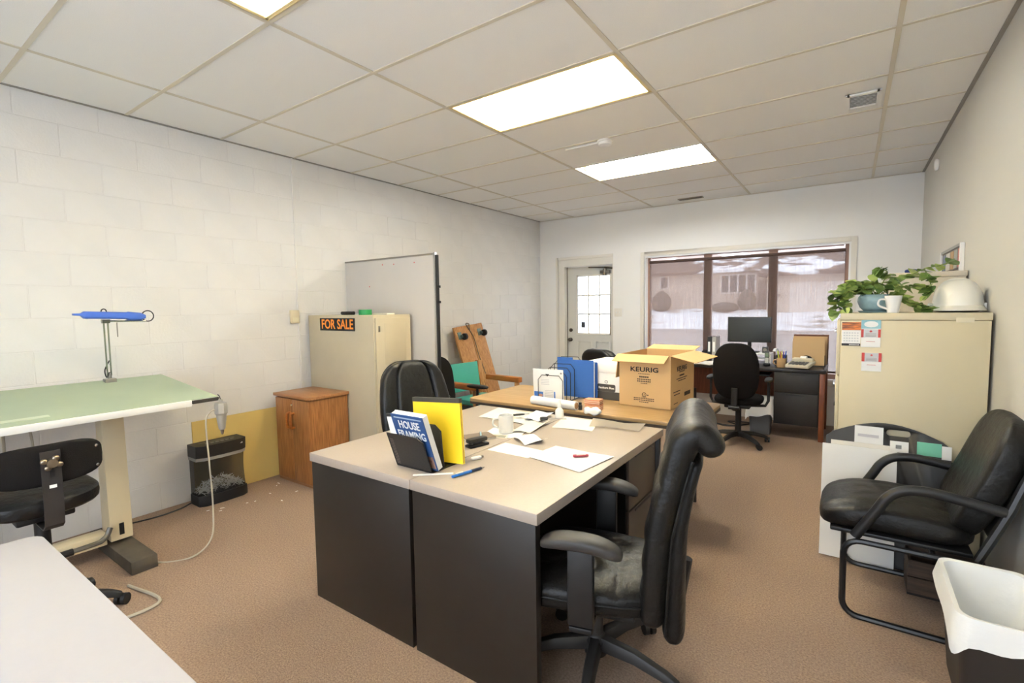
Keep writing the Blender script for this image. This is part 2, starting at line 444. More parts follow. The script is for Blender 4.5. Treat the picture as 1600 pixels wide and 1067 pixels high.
for i in range(3):
    for k in range(3): B().b2(gx0+i*pw+.009,gx0+(i+1)*pw-.009,Y0+.02,Y0+.024,gz0+k*ph+.009,gz0+(k+1)*ph-.009).make('pane', glass, dw)
# faint notices stuck on the panes
ghost = mat('grey_print', (206,208,210), .7)
for zz, w in ((1.70,.05),(1.47,.07),(1.43,.06)): B().b2(gx0+.05,gx0+.05+w,Y0+.017,Y0+.0185,zz,zz+.012).make('door_lettering', ghost, dw)
B().b2(gx0+.05,gx0+.115,Y0+.016,Y0+.019,1.11,1.20).make('notice', mat('dark_notice',(70,70,72),.7), dw)
brass = mat('dark_bronze', (92,84,74), .35, metal=1)
B().lathe([(.0,.0),(.03,.0),(.03,.01),(.012,.014),(.012,.03),(.026,.04),(.028,.055),(.015,.066),(0,.067)], M=frame((x0+.055,Y0,.92),(1,0,0),(0,0,1)) ).make('knob', brass, dw)
B().lathe([(0,0),(.028,0),(.028,.018),(.016,.022),(0,.022)], M=frame((x0+.06,Y0,1.07),(1,0,0),(0,0,1))).make('deadbolt', brass, dw)
cl = B().b2(-3.10,-2.95,.04,.10,1.93,1.975).cyl((-3.03,.06,1.90),(-3.03,.06,2.0),.03,n=14).make('door_closer', mat('closer_grey',(128,120,108),.4,metal=.6), dw, bevel=.003)
B().tube([(-3.03,.06,2.0),(-3.03,.05,2.015),(-3.28,.03,2.03)],.009,8).tube([(-3.03,.05,2.015),(-2.90,.06,2.0)],.012,8).make('closer_arm', brass, dw)

# ---- window
wn = struct(bpy.data.objects.new('window_1', None), 'wide three light window with brown mullions behind a screen blind'); COL.objects.link(wn); wn.location = (0, YB, 0)
brown = mat('brown_window_frame', (158,122,104), .5, var=(6,.1))
b = B()
for q in ((WX0-.055,WX0,WZ0-.05,WZ1+.055),(WX1,WX1+.055,WZ0-.05,WZ1+.055),(WX0,WX1,WZ1,WZ1+.055),(WX0,WX1,WZ0-.05,WZ0)): b.b2(q[0],q[1],-.012,0.0,q[2],q[3])
b.make('casing', trimw, wn, bevel=.003)
b = B()
for q in ((WX0,WX0+.02,WZ0,WZ1),(WX1-.02,WX1,WZ0,WZ1),(WX0+.02,WX1-.02,WZ1-.02,WZ1),(WX0+.02,WX1-.02,WZ0,WZ0+.02)): b.b2(q[0],q[1],.0,.19,q[2],q[3])
b.make('jamb', white, wn)
mx = [WX0+.02, -1.57, -.80, WX1-.02]
for i, x in enumerate(mx):
    w = .10 if 0 < i < 3 else .036
    c = x if 0 < i < 3 else (x+.018 if i == 0 else x-.018)
    B().b2(c-w/2,c+w/2,.09,.15,WZ0+.02,WZ1-.02).make('mullion', brown, wn)
for q in ((WZ0+.02,WZ0+.08),(WZ1-.030,WZ1-.02)): B().b2(WX0+.07,WX1-.07,.1,.148,*q).make('rail', brown, wn)
for i in range(3): B().b2(mx[i]+(.036 if i == 0 else .05),mx[i+1]-(.036 if i == 2 else .05),.118,.123,WZ0+.08,WZ1-.030).make('pane', glass, wn)
# screen blind
t = T('roller_blind','brown see-through screen blind pulled down over the window','blind',((WX0+WX1)/2,YB+.07,WZ1))
def screen_material():
    m = see_through('blind_screen', (150,130,120), .52, col2=(120,100,92)); nt = m.node_tree
    mx = [n for n in nt.nodes if n.type == 'MIX_SHADER' and not n.inputs[0].is_linked and abs(n.inputs[0].default_value-.52) < .01][0]
    tc = nt.nodes.new('ShaderNodeTexCoord'); mp = nt.nodes.new('ShaderNodeMapping'); mp.inputs['Scale'].default_value = (1,0,.03)
    wv = nt.nodes.new('ShaderNodeTexNoise'); wv.inputs['Scale'].default_value = 90; wv.inputs['Detail'].default_value = 2
    mr = nt.nodes.new('ShaderNodeMapRange'); mr.inputs[1].default_value = .3; mr.inputs[2].default_value = .7; mr.inputs[3].default_value = .36; mr.inputs[4].default_value = .44
    nt.links.new(tc.outputs['Object'], mp.inputs[0]); nt.links.new(mp.outputs[0], wv.inputs['Vector']); nt.links.new(wv.outputs['Fac'], mr.inputs[0]); nt.links.new(mr.outputs[0], mx.inputs[0])
    return m
hw = (WX1-WX0)/2-.052
B().b2(-hw,hw,-.001,.001,-1.50,-.085).make('screen', screen_material(), t)
B().cyl((-hw,0,-.085),(hw,0,-.085),.020,n=14).make('roller', mat('blind_brown',(86,64,54),.7), t)
B().b2(-hw,hw,-.006,.006,-1.52,-1.495).make('bottom_bar', mat('blind_brown',(86,64,54),.7), t, bevel=.002)
# ================================================================== OUTSIDE
snow = mat('snow', (246,247,250), .7, bump=(3,.3), spec=.2)
asph = mat('wet_slushy_road', (150,140,134), .6, col2=(196,188,184), var=(.8,.3))
lawn = mat('patchy_snow', (244,245,248), .8, col2=(170,160,150), var=(.55,.4), stretch=(.5,1.8,1), thresh=(.36,.44))
struct(B().b2(-60,40,YB+.3,37,-.5,-.3).make('ground', asph), 'slushy street outside the window')
struct(B().b2(-60,40,-60,YF-.21,-.5,-.3).make('ground', snow), 'unseen snow ground added to reflect light into the added window')  # unseen snow, placed to bounce daylight up to the ceiling
def bank(u, v):
    x = -60+100*u; y = 35.2+8*v; s = min(1, v/.45)
    return (x, y, -.32+1.35*(s*s*(3-2*s))+.10*math.sin(x*1.3+y)*math.sin(x*.47)*(.2+v))
struct(B().grid(bank, 120, 10).make('snow_bank', lawn), 'snow covered front lawns across the street')
hs = T('house','beige bungalow with snow on its roof across the street','house',(-8,40,1.0))
sid = mat('beige_siding', (206,190,176), .8, bump=(30,.1,(1,1,6)))
roofm = mat('shingles_with_snow', (118,102,94), .9, col2=(246,247,250), var=(.42,.5), stretch=(.45,.9,1.2), thresh=(.425,.455), detail=3)
dk = mat('house_window_dark', (96,90,88), .2); hw_ = mat('house_trim', (236,232,226), .6)
B().b2(-8,3.2,0,8,-.6,2.95).make('wall', sid, hs)
B().b2(3.2,11,-2,8,-.6,2.45).make('garage_wall', sid, hs)
def roof(x0,x1,y0,y1,z0,z1,name):
    ym = (y0+y1)/2
    B().add([(x0,y0,z0),(x1,y0,z0),(x1-1.5,ym,z1),(x0+1.5,ym,z1),(x0,y1,z0),(x1,y1,z0),(x0,y0,z0-.2),(x1,y0,z0-.2),(x1,y1,z0-.2),(x0,y1,z0-.2)],
      [(0,1,2,3),(5,4,3,2),(1,5,2),(4,0,3),(6,7,1,0),(7,8,5,1),(8,9,4,5),(9,6,0,4),(6,9,8,7)]).make(name, roofm, hs, smooth=0)
roof(-8.7,4,-.6,9,3.0,6.2,'roof'); roof(2.7,11.6,-2.6,9,2.5,6.0,'garage_roof')
for x in (-4.55,):
    w = B().b2(x-.36,x+.36,-.06,0,1.7,2.72).make('window', hw_, hs); B().b2(x-.28,x+.28,-.075,-.061,1.78,2.64).make('pane', dk, w)
w = B().b2(-.25,2.25,-.08,0,1.2,2.66).make('window', hw_, hs)
for k in range(4): B().b2(-.15+k*.6,.33+k*.6,-.095,-.081,1.3,2.56).make('pane', dk, w)
B().b2(2.35,2.9,-.06,0,0,2.1).make('door', mat('house_door',(150,134,124),.6), hs)
g = B().b2(4.6,8.6,-2.06,-2,-.2,1.8).make('garage_door', hw_, hs)
for k in range(4): B().b2(4.65,8.55,-2.075,-2.061,-.15+k*.49,.28+k*.49).make('door_panel', mat('garage_panel',(226,214,204),.7), g)
B().b2(3.75,4.05,-2.08,-2.0,.9,1.05).make('house_lamp', dk, hs)
shr = mat('snowy_evergreen', (104,98,90), .9, col2=(226,226,226), var=(3.5,.4), thresh=(.3,.36), bump=(6,1))
def shrub(x, y, z, r, h, label, kind):
    t = T('shrub', label, 'shrub', (x,y,z), 0, 'snowy shrubs in front of the house')
    def df(q):
        n = 1+.13*math.sin(q.x*9/r+q.z*7)*math.cos(q.y*8/r+q.z*5)
        k = 1-.55*max(0,(q.z/h)) if kind else 1
        return (q.x*n*k, q.y*n*k, q.z)
    B().sell((0,0,h*.5),(r,r,h*.52),1.0,df,24,14).make('foliage', shr, t); B().cyl((0,0,-.2),(0,0,h*.4),.06).make('stem', dk, t)
shrub(-6.15,38.6,.85,.62,1.6,'tall pointed snowy shrub under the wide house window',1)
shrub(-12.35,38.6,.8,.75,1.7,'pointed snowy shrub at the left end of the house',1)
shrub(-7.6,38.5,.8,.9,.75,'low rounded snowy shrub below the wide house window',0)
shrub(-14.6,38.3,.8,.9,.8,'low rounded snowy shrub at the far left of the view',0)
# ================================================================== DESKS
def desk(label, x0, x1, y0, y1, s):
    """s=+1: user side faces +X"""
    cx, cy, H = (x0+x1)/2, (y0+y1)/2, .742
    t = T('office_desk', label, 'desk', (cx,cy,0), 0, 'pair of desks pushed back to back')
    w, l = x1-x0, y1-y0
    B().b2(-w/2,w/2,-l/2,l/2,H-.042,H).make('top', darktop, t, bevel=.003)
    for e in (-1,1): B().b2(-w/2+.006,w/2-.012,e*(l/2-.024)-.016,e*(l/2-.024)+.016,0,H-.043).make('end_panel', darkpanel, t, bevel=.0015)
    B().b2(-s*(w/2-.03),-s*(w/2-.012),-l/2+.041,l/2-.041,.06,H-.043).make('modesty_panel', darkpanel, t)
    px = s*(w/2-.05)
    B().b2(-s*(w/2-.035),px,l/2-.45,l/2-.042,.05,H-.045).make('pedestal', black, t)
    for z0,z1 in ((.06,.40),(.41,.685)):
        d = B().b2(px,px+s*.018,l/2-.445,l/2-.047,z0,z1).make('drawer', drawerm, t, bevel=.002)
        B().b2(px+s*.0182,px+s*.021,l/2-.36,l/2-.13,z1-.018,z1-.008).make('pull', black, d)
    B().cyl((px+s*.018,l/2-.10,.66),(px+s*.022,l/2-.10,.66),.008,n=10).make('lock', chrome, t)
    return t
desk('taupe topped desk with dark end panel on the wooden cabinet side', -2.19, -1.482, 1.365, 2.735, -1)
desk('taupe topped desk with drawers, facing the high-back leather swivel chair', -1.479, -.858, 1.365, 2.735, 1)
# folding table
FT = T('folding_table','tan wood-grain folding table behind the desks','table',(-1.595,3.28,0))
B().prism(rrect(1.72,.76,.05),.718,.74).make('top', tan_lam, FT, bevel=.001)
B().prism(rrect(1.725,.765,.052),.700,.7175).make('edge_band', mat('dark_band',(70,60,52),.5), FT)
for s in (-1,1):
    for e in (-1,1): B().tube([(s*.70,e*.29,.70),(s*.70,e*.31,.01)],.013,8).make('leg', blackm, FT)
    B().cyl((s*.70,-.305,.17),(s*.70,.305,.17),.011,n=8).make('crossbar', blackm, FT)
    B().tube([(s*.70,0,.17),(s*.30,0,.695)],.009,8).make('brace', blackm, FT)
# near white table
NT = T('white_table','white rectangular table in the left foreground','table',(-1.55,.0,0))
B().prism(rrect(1.30,.77,.05),.698,.72).make('top', mat('white_table_top',(176,175,182),.35,var=(60,.02)), NT, bevel=.002)
B().prism(rrect(1.304,.774,.052),.690,.6975).make('edge_band', mat('grey_band',(120,126,124),.5), NT)
for sx in (-1,1):
    for sy in (-1,1): B().cyl((sx*.56,sy*.3,0),(sx*.56,sy*.3,.69),.016,n=10).make('leg', steel, NT)

# ================================================================== SWIVEL CHAIRS
def star_base(t, R=.31, hub_h=.13, col=black, cast=.028, phase=0, post=.42, arm=.022):
    B().lathe([(0,.07),(.045,.07),(.045,hub_h+.01),(.03,hub_h+.03),(.028,post)],n=18).make('gas_column', col, t)
    for k in range(5):
        a = phase+2*PI*k/5; d = Vector((math.cos(a),math.sin(a),0)); n = Vector((-d.y,d.x,0))
        ps = []; 
        prof = [(.03,hub_h,.03,.024),(.5*R,hub_h-.005,.026,.02),(.86*R,hub_h-.032,.022,.016),(R,hub_h-.05,.019,.013)]
        b = B(); vs = []; fs = []
        for q,zz,w,h in prof:
            for sx,sz in ((-1,-1),(1,-1),(.6,1),(-.6,1)): vs.append(d*q+n*w*sx+Vector((0,0,zz+h*sz)))
        for i in range(3):
            for j in range(4): fs.append((i*4+j,i*4+(j+1)%4,i*4+4+(j+1)%4,i*4+4+j))
        fs += [(3,2,1,0),(12,13,14,15)]
        lg = b.add(vs,fs).make('leg', col, t, bevel=.004)
        c = d*R; h = Vector((math.cos(a+1.1),math.sin(a+1.1),0)); hn = Vector((-h.y,h.x,0))
        b = B()
        for s in (-1,1): b.cyl(c+hn*s*.006+Vector((0,0,cast)), c+hn*s*.024+Vector((0,0,cast)), cast, n=16)
        b.cyl(c+Vector((0,0,cast)), c+Vector((0,0,hub_h-.05)), .008, n=8)
        b.make('caster', black, lg)
def exec_chair(label, loc, rz, lm=leather, style='roll', seat_h=.47, armz=.655, top=1.10):
    """faces local +X"""
    t = T('office_chair', label, 'chair', loc, rz)
    gp = mat('grey_black_plastic',(46,43,41),.5)
    star_base(t, .33, .12, gp, .03, .35, seat_h-.10)
    tufts = [(.12,.09),(.12,-.09),(-.03,.09),(-.03,-.09)]
    def sd(q):
        z_ = q.z - .025*max(0,q.x/.25)**3
        if q.z > 0:
            if style == 'roll':
                for a,b_ in tufts: 
                    r = math.hypot(q.x-a,q.y-b_); z_ -= .020*math.exp(-(r/.028)**2)+.005*math.exp(-(r/.07)**2)*(1+math.cos(7*math.atan2(q.y-b_,q.x-a)))
                z_ -= .010*math.exp(-((q.x+.13)/.008)**2)
            z_ += .012*(1-(q.y/.25)**2)
        return (q.x, q.y*(1-.10*max(0,-q.x/.25)), z_)
    st = B().sell((.02,0,seat_h-.035),(.275,.26,.062),.42,sd,96,40,.55).make('seat', lm, t, smooth=60)
    def rim(a): 
        c = .276*math.copysign(abs(math.cos(a))**.42,math.cos(a)); y = .261*math.copysign(abs(math.sin(a))**.42,math.sin(a))
        return (.02+c, y*(1-.10*max(0,-c/.25)), seat_h-.030-.025*max(0,c/.25)**3)
    B().tube([rim(2*PI*k/64) for k in range(64)],.005,6,closed=True).make('piping', lm, st)
    B().b2(-.17,.18,-.19,.19,seat_h-.115,seat_h-.085).make('seat_pan', black, t, bevel=.01)
    B().b2(-.12,.12,-.07,.07,seat_h-.15,seat_h-.116).make('tilt_mechanism', black, t, bevel=.01)
    z0 = seat_h-.10
    if style == 'roll':
        path = [(-.225,z0),(-.232,z0+.15),(-.245,z0+.34),(-.280,z0+.50),(-.305,z0+.60),(-.328,z0+.655),(-.368,z0+.678),(-.402,z0+.652),(-.408,z0+.605)]
        fr = lambda t_, s_: -.022*(1-s_*s_)+(.006*math.sin(t_*46+s_*1.5)*(1-abs(s_)**4)) - .010*math.exp(-((t_-.62)/.012)**2)
        bk = B().strap(path, lambda q: .245+.01*math.sin(PI*q), lambda q: .054+.008*math.exp(-((q-.85)/.12)**2), 48, .05, .05, 110, fr, ey=.42, wcap=.25).make('backrest', lm, t, smooth=60)
        B().strap([(-.296,z0-.075),(-.300,z0+.12),(-.313,z0+.34),(-.350,z0+.52),(-.375,z0+.60)], lambda q: .225-.02*q, lambda q: .042*(1-.45*q), 32, .10, .05, 50, wcap=.5).make('back_shell', leather2, t, smooth=60)
        for s_ in (-1,1): B().tube([(x-.048,s_*.238,z) for x,z in path[:5]],.005,6).make('piping', lm, bk)
    else:
        path = [(-.24,z0+.02),(-.245,z0+.2),(-.275,z0+.4),(-.33,top-.10),(-.36,top)]
        fr = lambda t_, s_: (.014*(abs(s_)**2)*1.6 if abs(s_) > .55 else 0) - .020*math.exp(-((abs(s_)-.55)/.045)**2) - .014*(1-s_*s_)
        wd = lambda q: (.225+.055*math.sin(PI*min(1,q*1.05)**.9))*(1-.38*max(0,(q-.80)/.20)**2.2)
        bk = B().strap(path, wd, .05, 128, .05, .07, 90, fr, ey=.55, wcap=.35).make('backrest', lm, t, smooth=60)
        B().strap([(x-.055,z) for x,z in path], lambda q: wd(q)-.02, .02, 32, .05, .06, 40, wcap=.35).make('back_shell', black, t, smooth=60)
    B().tube([(-.02,0,seat_h-.13),(-.2,0,seat_h-.14),(-.31,0,seat_h-.10),(-.34,0,z0+.16)],[.03,.03,.028,.02],10).make('back_bracket', black, t)
    for s in (-1,1):
        ap = B().sell((.0,s*.285,armz),(.14,.043,.024),.6,lambda q: (q.x, q.y, q.z-.03*max(0,-q.x/.14)**2-.02*max(0,q.x/.14)**3),40,16).make('armrest', gp, t)
        B().b2(-.045,.045,s*.285-.016,s*.285+.016,seat_h-.09,armz-.012).make('arm_post', black, ap, bevel=.008)
        B().b2(-.04,.04,min(s*.12,s*.30),max(s*.12,s*.30),seat_h-.112,seat_h-.092).make('arm_bracket', black, ap, bevel=.004)
    return t
exec_chair('high-back black leather swivel chair with rolled head cushion at the desk in front', (-.80,1.705,0), math.radians(195), leather2, seat_h=.45)
exec_chair('black leather swivel chair between the metal cabinet and the desks', (-2.33,2.41,0), math.radians(-16), leather, 'panel', .45, .60, 1.06)
exec_chair('low black leather chair standing before the entrance door', (-2.10,5.15,0), math.radians(70), leather, 'panel', .45, .62, .98)
def task_chair(label, loc, rz, back=(.215,.27), back_z=.80, seat_h=.48, arms=True):
    """faces local +X, padded fabric back on a bar"""
    t = T('task_chair', label, 'chair', loc, rz)
    star_base(t, .30, .10, black, .027, .2, seat_h-.08)
    B().sell((.03,0,seat_h-.02),(.23,.23,.045),.6,None,40,14).make('seat', fabric, t)
    B().b2(-.12,.15,-.12,.12,seat_h-.10,seat_h-.06).make('seat_pan', black, t, bevel=.01)
    hb = back[1]
    def df(q):
        k = q.z/hb; w = 1-.16*max(0,k)**2-.06*max(0,-k)
        return (q.x-.10*k*.35+.035*(q.y/back[0])**2-.02*math.cos(k*2), q.y*w, q.z)
    B().sell((-.25,0,back_z),(.036,back[0],hb),.75,df,48,26,.62).make('backrest', fabric, t)
    B().tube([(-.05,0,seat_h-.085),(-.26,0,seat_h-.085),(-.30,0,seat_h-.04),(-.29,0,back_z-.16)],[.03]*4,10,flat=.5).make('back_bar', black, t)
    B().cyl((-.305,-.05,seat_h-.06),(-.305,.05,seat_h-.06),.018,n=12).make('adjust_knob', black, t)
    if arms:
        for s in (-1,1):
            a = B().sell((.02,s*.275,.675),(.13,.036,.02),.7).make('armrest', black, t)
            B().tube([(.0,s*.12,seat_h-.08),(.0,s*.25,seat_h-.07),(.01,s*.275,seat_h-.02),(.02,s*.275,.66)],.014,8).make('arm_support', black, a)
    return t
task_chair('black fabric task chair with rounded back at the window desk', (-.93,5.45,0), math.radians(92), back=(.215,.285), back_z=.775)
task_chair('black office chair half hidden behind the leather chair and whiteboard', (-3.0,3.40,0), 0, back_z=.71)

# ---- drafting stool
def stool():
    t = T('drafting_stool','black drafting stool with padded back facing the green drawing board','stool',(-3.06,.545,0), math.radians(180))
    star_base(t, .27, .10, black, .027, .5, .54)
    B().sell((.02,0,.595),(.21,.205,.05),.62,lambda q: (q.x, q.y, q.z+.012*(q.y/.2)**2),44,14,.55).make('seat', leather, t)
    B().b2(-.1,.1,-.1,.1,.515,.548).make('seat_pan', black, t, bevel=.008)
    bk = B().sell((-.21,0,.795),(.028,.195,.088),.4,lambda q: (q.x+.045*(q.y/.19)**2, q.y, q.z*(1-.12*abs(q.y/.19)**3)),48,16,.45).make('backrest', fabric, t)
    for s in (-1,1):
        for zz in (.84,.75): B().lathe([(0,.003),(.006,.002),(.007,0)],n=10,M=frame((-.21+.045*.62-.029,s*.165,zz),(0,-1,0),(0,0,1))).make('screw', chrome, bk)
    pts = [(-.05,.505),(-.20,.505),(-.235,.53),(-.247,.60),(-.248,.86)]
    b = B(); vs = []; fs = []
    for x,zz in pts:
        for y in (-.033,.033): vs.append((x,y,zz))
    for i in range(len(pts)-1): fs.append((2*i,2*i+1,2*i+3,2*i+2))
    br = b.add(vs,fs).make('back_bar', mat('dark_steel_bar',(50,46,44),.45), t, solid=.005)
    B().b2(-.2555,-.2545,-.012,.012,.70,.714).make('sticker', paper, br)
    B().b2(-.2555,-.2540,-.008,.006,.748,.775).make('slot', black, br)
    k = B(); 
    for a in range(4):
        th = a*PI/2+.5; k.sell((-.262,.028*math.cos(th),.81+.022*math.sin(th)),(.010,.013,.012),.9,None,12,8)
    k.cyl((-.25,0,.81),(-.275,0,.81),.019,n=14).make('clamp_knob', mat('worn_chrome',(150,138,120),.3,metal=.9), t)
stool()

# ---- drafting table
def drafting():
    t = T('drafting_table','drawing table with pale green board and cream pedestal along the block wall','drafting table',(-3.63,.45,0))
    # board spans local x -.43..+.43 (front +x), y -.95..+.95, rises to the wall
    fz, bz = .925, 1.005; th = math.atan2(bz-fz, .85)
    R = Matrix.Rotation(th, 4, 'Y'); M = Matrix.Translation((0,0,(fz+bz)/2)) @ R
    B().b2(-.43,.43,-.95,.955,-.03,-.004, M).make('board', white, t, bevel=.002)
    B().b2(-.428,.418,-.948,.953,-.0038,.0,M).make('board_cover', greenb, t)
    B().b2(.4305,.447,-.95,.80,-.034,.002,M).make('front_rail', white, t, bevel=.003)
    B().b2(.4305,.445,.805,.95,-.022,-.002,M).make('rail_slot', mat('dark_slot',(60,54,48),.6), t)
    B().b2(.3,.345,.02,.20,.0002,.002,M).make('tape_piece', mat('clear_tape',(196,208,182),.3), t)
    for y in (-.45,.52):
        m2 = Matrix.Translation((.02,y,0))
        B().add([(-.075,-.055,.10),(.075,-.055,.10),(.075,.055,.10),(-.075,.055,.10),(-.05,-.055,.90),(.05,-.055,.90),(.05,.055,.90),(-.05,.055,.90)],
                [(3,2,1,0),(4,5,6,7),(0,1,5,4),(1,2,6,5),(2,3,7,6),(3,0,4,7)], m2).make('column', cream, t, bevel=.006)
        B().b2(.0945,.0965,y-.012,y+.012,.13,.20).make('column_slot', black, t)
        B().b2(-.28,.42,y-.06,y+.065,.0,.075).make('foot', mat('dusty_black',(88,80,68),.8,var=(9,.3)), t, bevel=.004)
        B().b2(-.12,.16,y-.03,y+.03,.86,.915).make('tilt_bracket', cream, t, bevel=.006)
        B().tube([(.10,y-.05,.885),(.20,y-.07,.865)],.012,8).make('tilt_lever', black, t)
    B().b2(-.03,.07,-.39,.455,.085,.155).make('base_beam', cream, t, bevel=.004)
    B().tube(smooth_path([(.12,.46,.20),(.14,.42,.15),(.16,.30,.145),(.18,-.40,.145)]),.014,8).make('foot_rail', steel, t)
    B().cyl((.165,.28,.145),(.18,-.35,.145),.019,n=10).make('rail_grip', black, t)
    B().tube(smooth_path([(-.15,.08,.93),(-.16,.10,.80),(-.12,.09,.62),(-.10,.05,.35)]),.007,6).tube(smooth_path([(-.15,.12,.93),(-.10,.17,.86),(-.08,.20,.75),(-.08,.20,.30)]),.006,6).make('cable', mat('grey_cable',(176,168,152),.5), t)
drafting()
# ---- blue lamp
def blue_lamp():
    t = T('drafting_lamp','blue fluorescent desk lamp on a thin jointed arm, clamped to the drawing board','lamp',(-3.99,1.09,1.0))
    blue = mat('blue_plastic',(66,106,200),.4)
    B().b2(-.03,.03,-.03,.03,-.05,.02).cyl((0,0,.02),(0,0,.05),.012,n=10).make('clamp', steel, t, bevel=.004)
    j1 = Vector((.22,-.06,.40))
    ar = B()
    for s in (-1,1): ar.cyl((0,s*.010,.04), j1+Vector((0,s*.010,0)), .005, n=8)
    ar.make('lower_arm', chrome, t)
    B().tube(smooth_path([(0,0,.06),(.02,-.02,.03),(.03,-.03,.08),(.02,0,.14)]),.004,6).make('cord', black, t)
    B().cyl(j1+Vector((0,-.02,0)), j1+Vector((0,.02,0)),.014,n=12).make('joint', steel, t)
    B().cyl(j1, j1+Vector((.06,.19,-.005)),.006,n=8).make('upper_arm', chrome, t)
    B().cyl(j1+Vector((.02,.05,-.01)), j1+Vector((.02,.05,-.10)),.003,n=6).make('tension_cord', steel, t)
    M = Matrix.Translation(j1+Vector((.05,.0,.035)))@Matrix.Rotation(-.04,4,'X')
    b = B()
    sec = [(-.165,.012,.006,.002),(-.13,.018,.008,.002),(-.115,.028,.022,.0),(.09,.028,.022,0),(.10,.032,.027,-.002),(.165,.030,.024,-.004),(.19,.016,.012,-.004)]
    vs = []; fs = []
    for y,w,h,dz in sec:
        for a in range(12):
            an = 2*PI*a/12; vs.append((w*math.copysign(abs(math.cos(an))**.6,math.cos(an)), y, dz+h*math.copysign(abs(math.sin(an))**.6,math.sin(an))))
    for i in range(len(sec)-1):
        for j in range(12): fs.append((i*12+j,i*12+(j+1)%12,i*12+12+(j+1)%12,i*12+12+j))
    fs += [tuple(range(11,-1,-1)), tuple(range(72,84))]
    b.add(vs,fs,M).make('head', blue, t)
    B().b2(-.02,.02,-.10,.085,-.0255,-.0225,M).make('tube_cover', white, t)
    B().tube([M@Vector((0,.205+.032*math.cos(a),.0+.034*math.sin(a))) for a in [2*PI*k/20 for k in range(20)]],.0035,6,closed=True).make('cord_loop', black, t)
    B().tube([M@Vector((0,-.02+.013*math.cos(a),.022+.016*math.sin(a))) for a in [PI*k/8 for k in range(9)]],.0035,6).make('hook', black, t)
blue_lamp()
# ---- electric eraser hanging off the board corner
t = T('electric_eraser','silver electric eraser hanging by a cord from the drawing board corner','eraser',(-3.17,1.40,.88))
B().lathe([(0,.03),(.012,.03),(.012,.015),(.034,.008),(.038,-.004),(.038,-.055),(.030,-.066)],n=8).make('motor', mat('silver_metal',(172,168,160),.4,metal=.4), t, smooth=20)
B().lathe([(.029,-.066),(.027,-.09),(.018,-.155),(.012,-.16)],n=18).make('barrel', mat('silver_metal',(172,168,160),.4,metal=.4), t)
B().lathe([(.011,-.16),(.010,-.175),(.005,-.19),(0,-.19)],n=12).make('chuck', chrome, t)
B().tube([(0,0,.03),(0,-.005,.05),(-.01,-.01,.06)],.003,6).make('hook', blackm, t)
B().tube(smooth_path([(0,-.036,-.03),(-.005,-.06,-.04),(-.01,-.085,-.10),(-.01,-.08,-.35),(-.02,-.07,-.62),(.03,-.11,-.80),(.02,-.22,-.875),(-.1,-.36,-.876),(-.30,-.35,-.876),(-.45,-.37,-.876)],8),.005,6).make('cable', mat('grey_cable',(176,168,152),.5), t)
# ---- black cord along wall base + grey cable on floor
tag(B().tube(smooth_path([(-3.99,1.52,.03),(-4.0,1.45,.008),(-3.98,1.30,.008),(-4.02,1.1,.008),(-4.04,.9,.008),(-3.9,.75,.008)]),.005,6).make('power_cord', black), 'black power cord running along the block wall from the shredder','cord')
tag(B().tube(smooth_path([(-3.1,.86,.008),(-2.80,.90,.008),(-2.78,.72,.008),(-2.84,.6,.008),(-2.7,.5,.008),(-2.6,.52,.008)]),.008,6).make('grey_cable', mat('grey_cable',(176,168,152),.5)), 'grey cable curled on the carpet under the drawing table','cord')
# ---- yellow board behind the shredder
tag(B().b2(XL+.003,XL+.015,1.60,2.42,.002,.607).make('yellow_board', mat('yellow_board',(218,190,116),.7,var=(2,.06))), 'flat yellow board against the block wall behind the shredder','board')
# ---- shredder
def shredder():
    t = T('paper_shredder','black paper shredder with clear bin of shreds by the wall','shredder',(-3.99,1.72,0))
    def prof(zz):   # front x at height
        return .075+.012*math.cos((zz/.45)*2*PI)
    N = 14
    def shell(z0,z1,hw,grow,name,m,tk=0):
        b = B(); vs=[]; fs=[]
        for j in range(N+1):
            zz = z0+(z1-z0)*j/N; fx = prof(zz)+grow; 
            ring = [(-.07-grow*0,-hw),(fx-.03,-hw),(fx,-hw*.75),(fx+.008,0),(fx,hw*.75),(fx-.03,hw),(-.07,hw)]
            vs += [(x,y,zz) for x,y in ring]
        n=7
        for j in range(N):
            for i in range(n): fs.append((j*n+i,j*n+(i+1)%n,(j+1)*n+(i+1)%n,(j+1)*n+i))
        fs += [tuple(range(n-1,-1,-1)), tuple(range(N*n,N*n+n))]
        return b.add(vs,fs).make(name,m,t,smooth=50)
    shell(.365,.455,.180,.012,'shredder_head',black)
    shell(.0,.075,.176,.012,'base',black)
    shell(.075,.340,.172,.0,'bin',see_through('smoky_clear_plastic',(96,94,92),.5,.1))
    shell(.340,.365,.178,.010,'grey_band',mat('grey_band_plastic',(150,148,144),.4))
    B().b2(-.02,.02,-.13,.13,.4555,.457).make('slot', mat('slot_grey',(58,56,55),.4), t)
    for k in range(6): B().b2(.035,.05,-.10+k*.036,-.078+k*.036,.456,.459).make('button', mat('button_grey',(120,120,118),.4), t)
    random.seed(3); b = B()
    for k in range(420):
        x,y = random.uniform(-.05,.055), random.uniform(-.15,.15); zz = .08+random.random()*(.10-.08*(y/.16)**2)
        L = random.uniform(.02,.05); a,e = random.uniform(0,6.28), random.uniform(-.9,.9)
        b.box((x,y,zz),(L,.004,.0012),R=Euler((random.uniform(-1,1),e,a)).to_matrix())
    o = b.make('shreds', paper, t, smooth=0); o['kind'] = 'stuff'
    for k in range(7): B().b2(.0955,.0985,.085+k*.0085,.091+k*.0085,.418,.428).make('lettering', mat('light_print',(214,212,206),.6), t)
shredder()
random.seed(11)
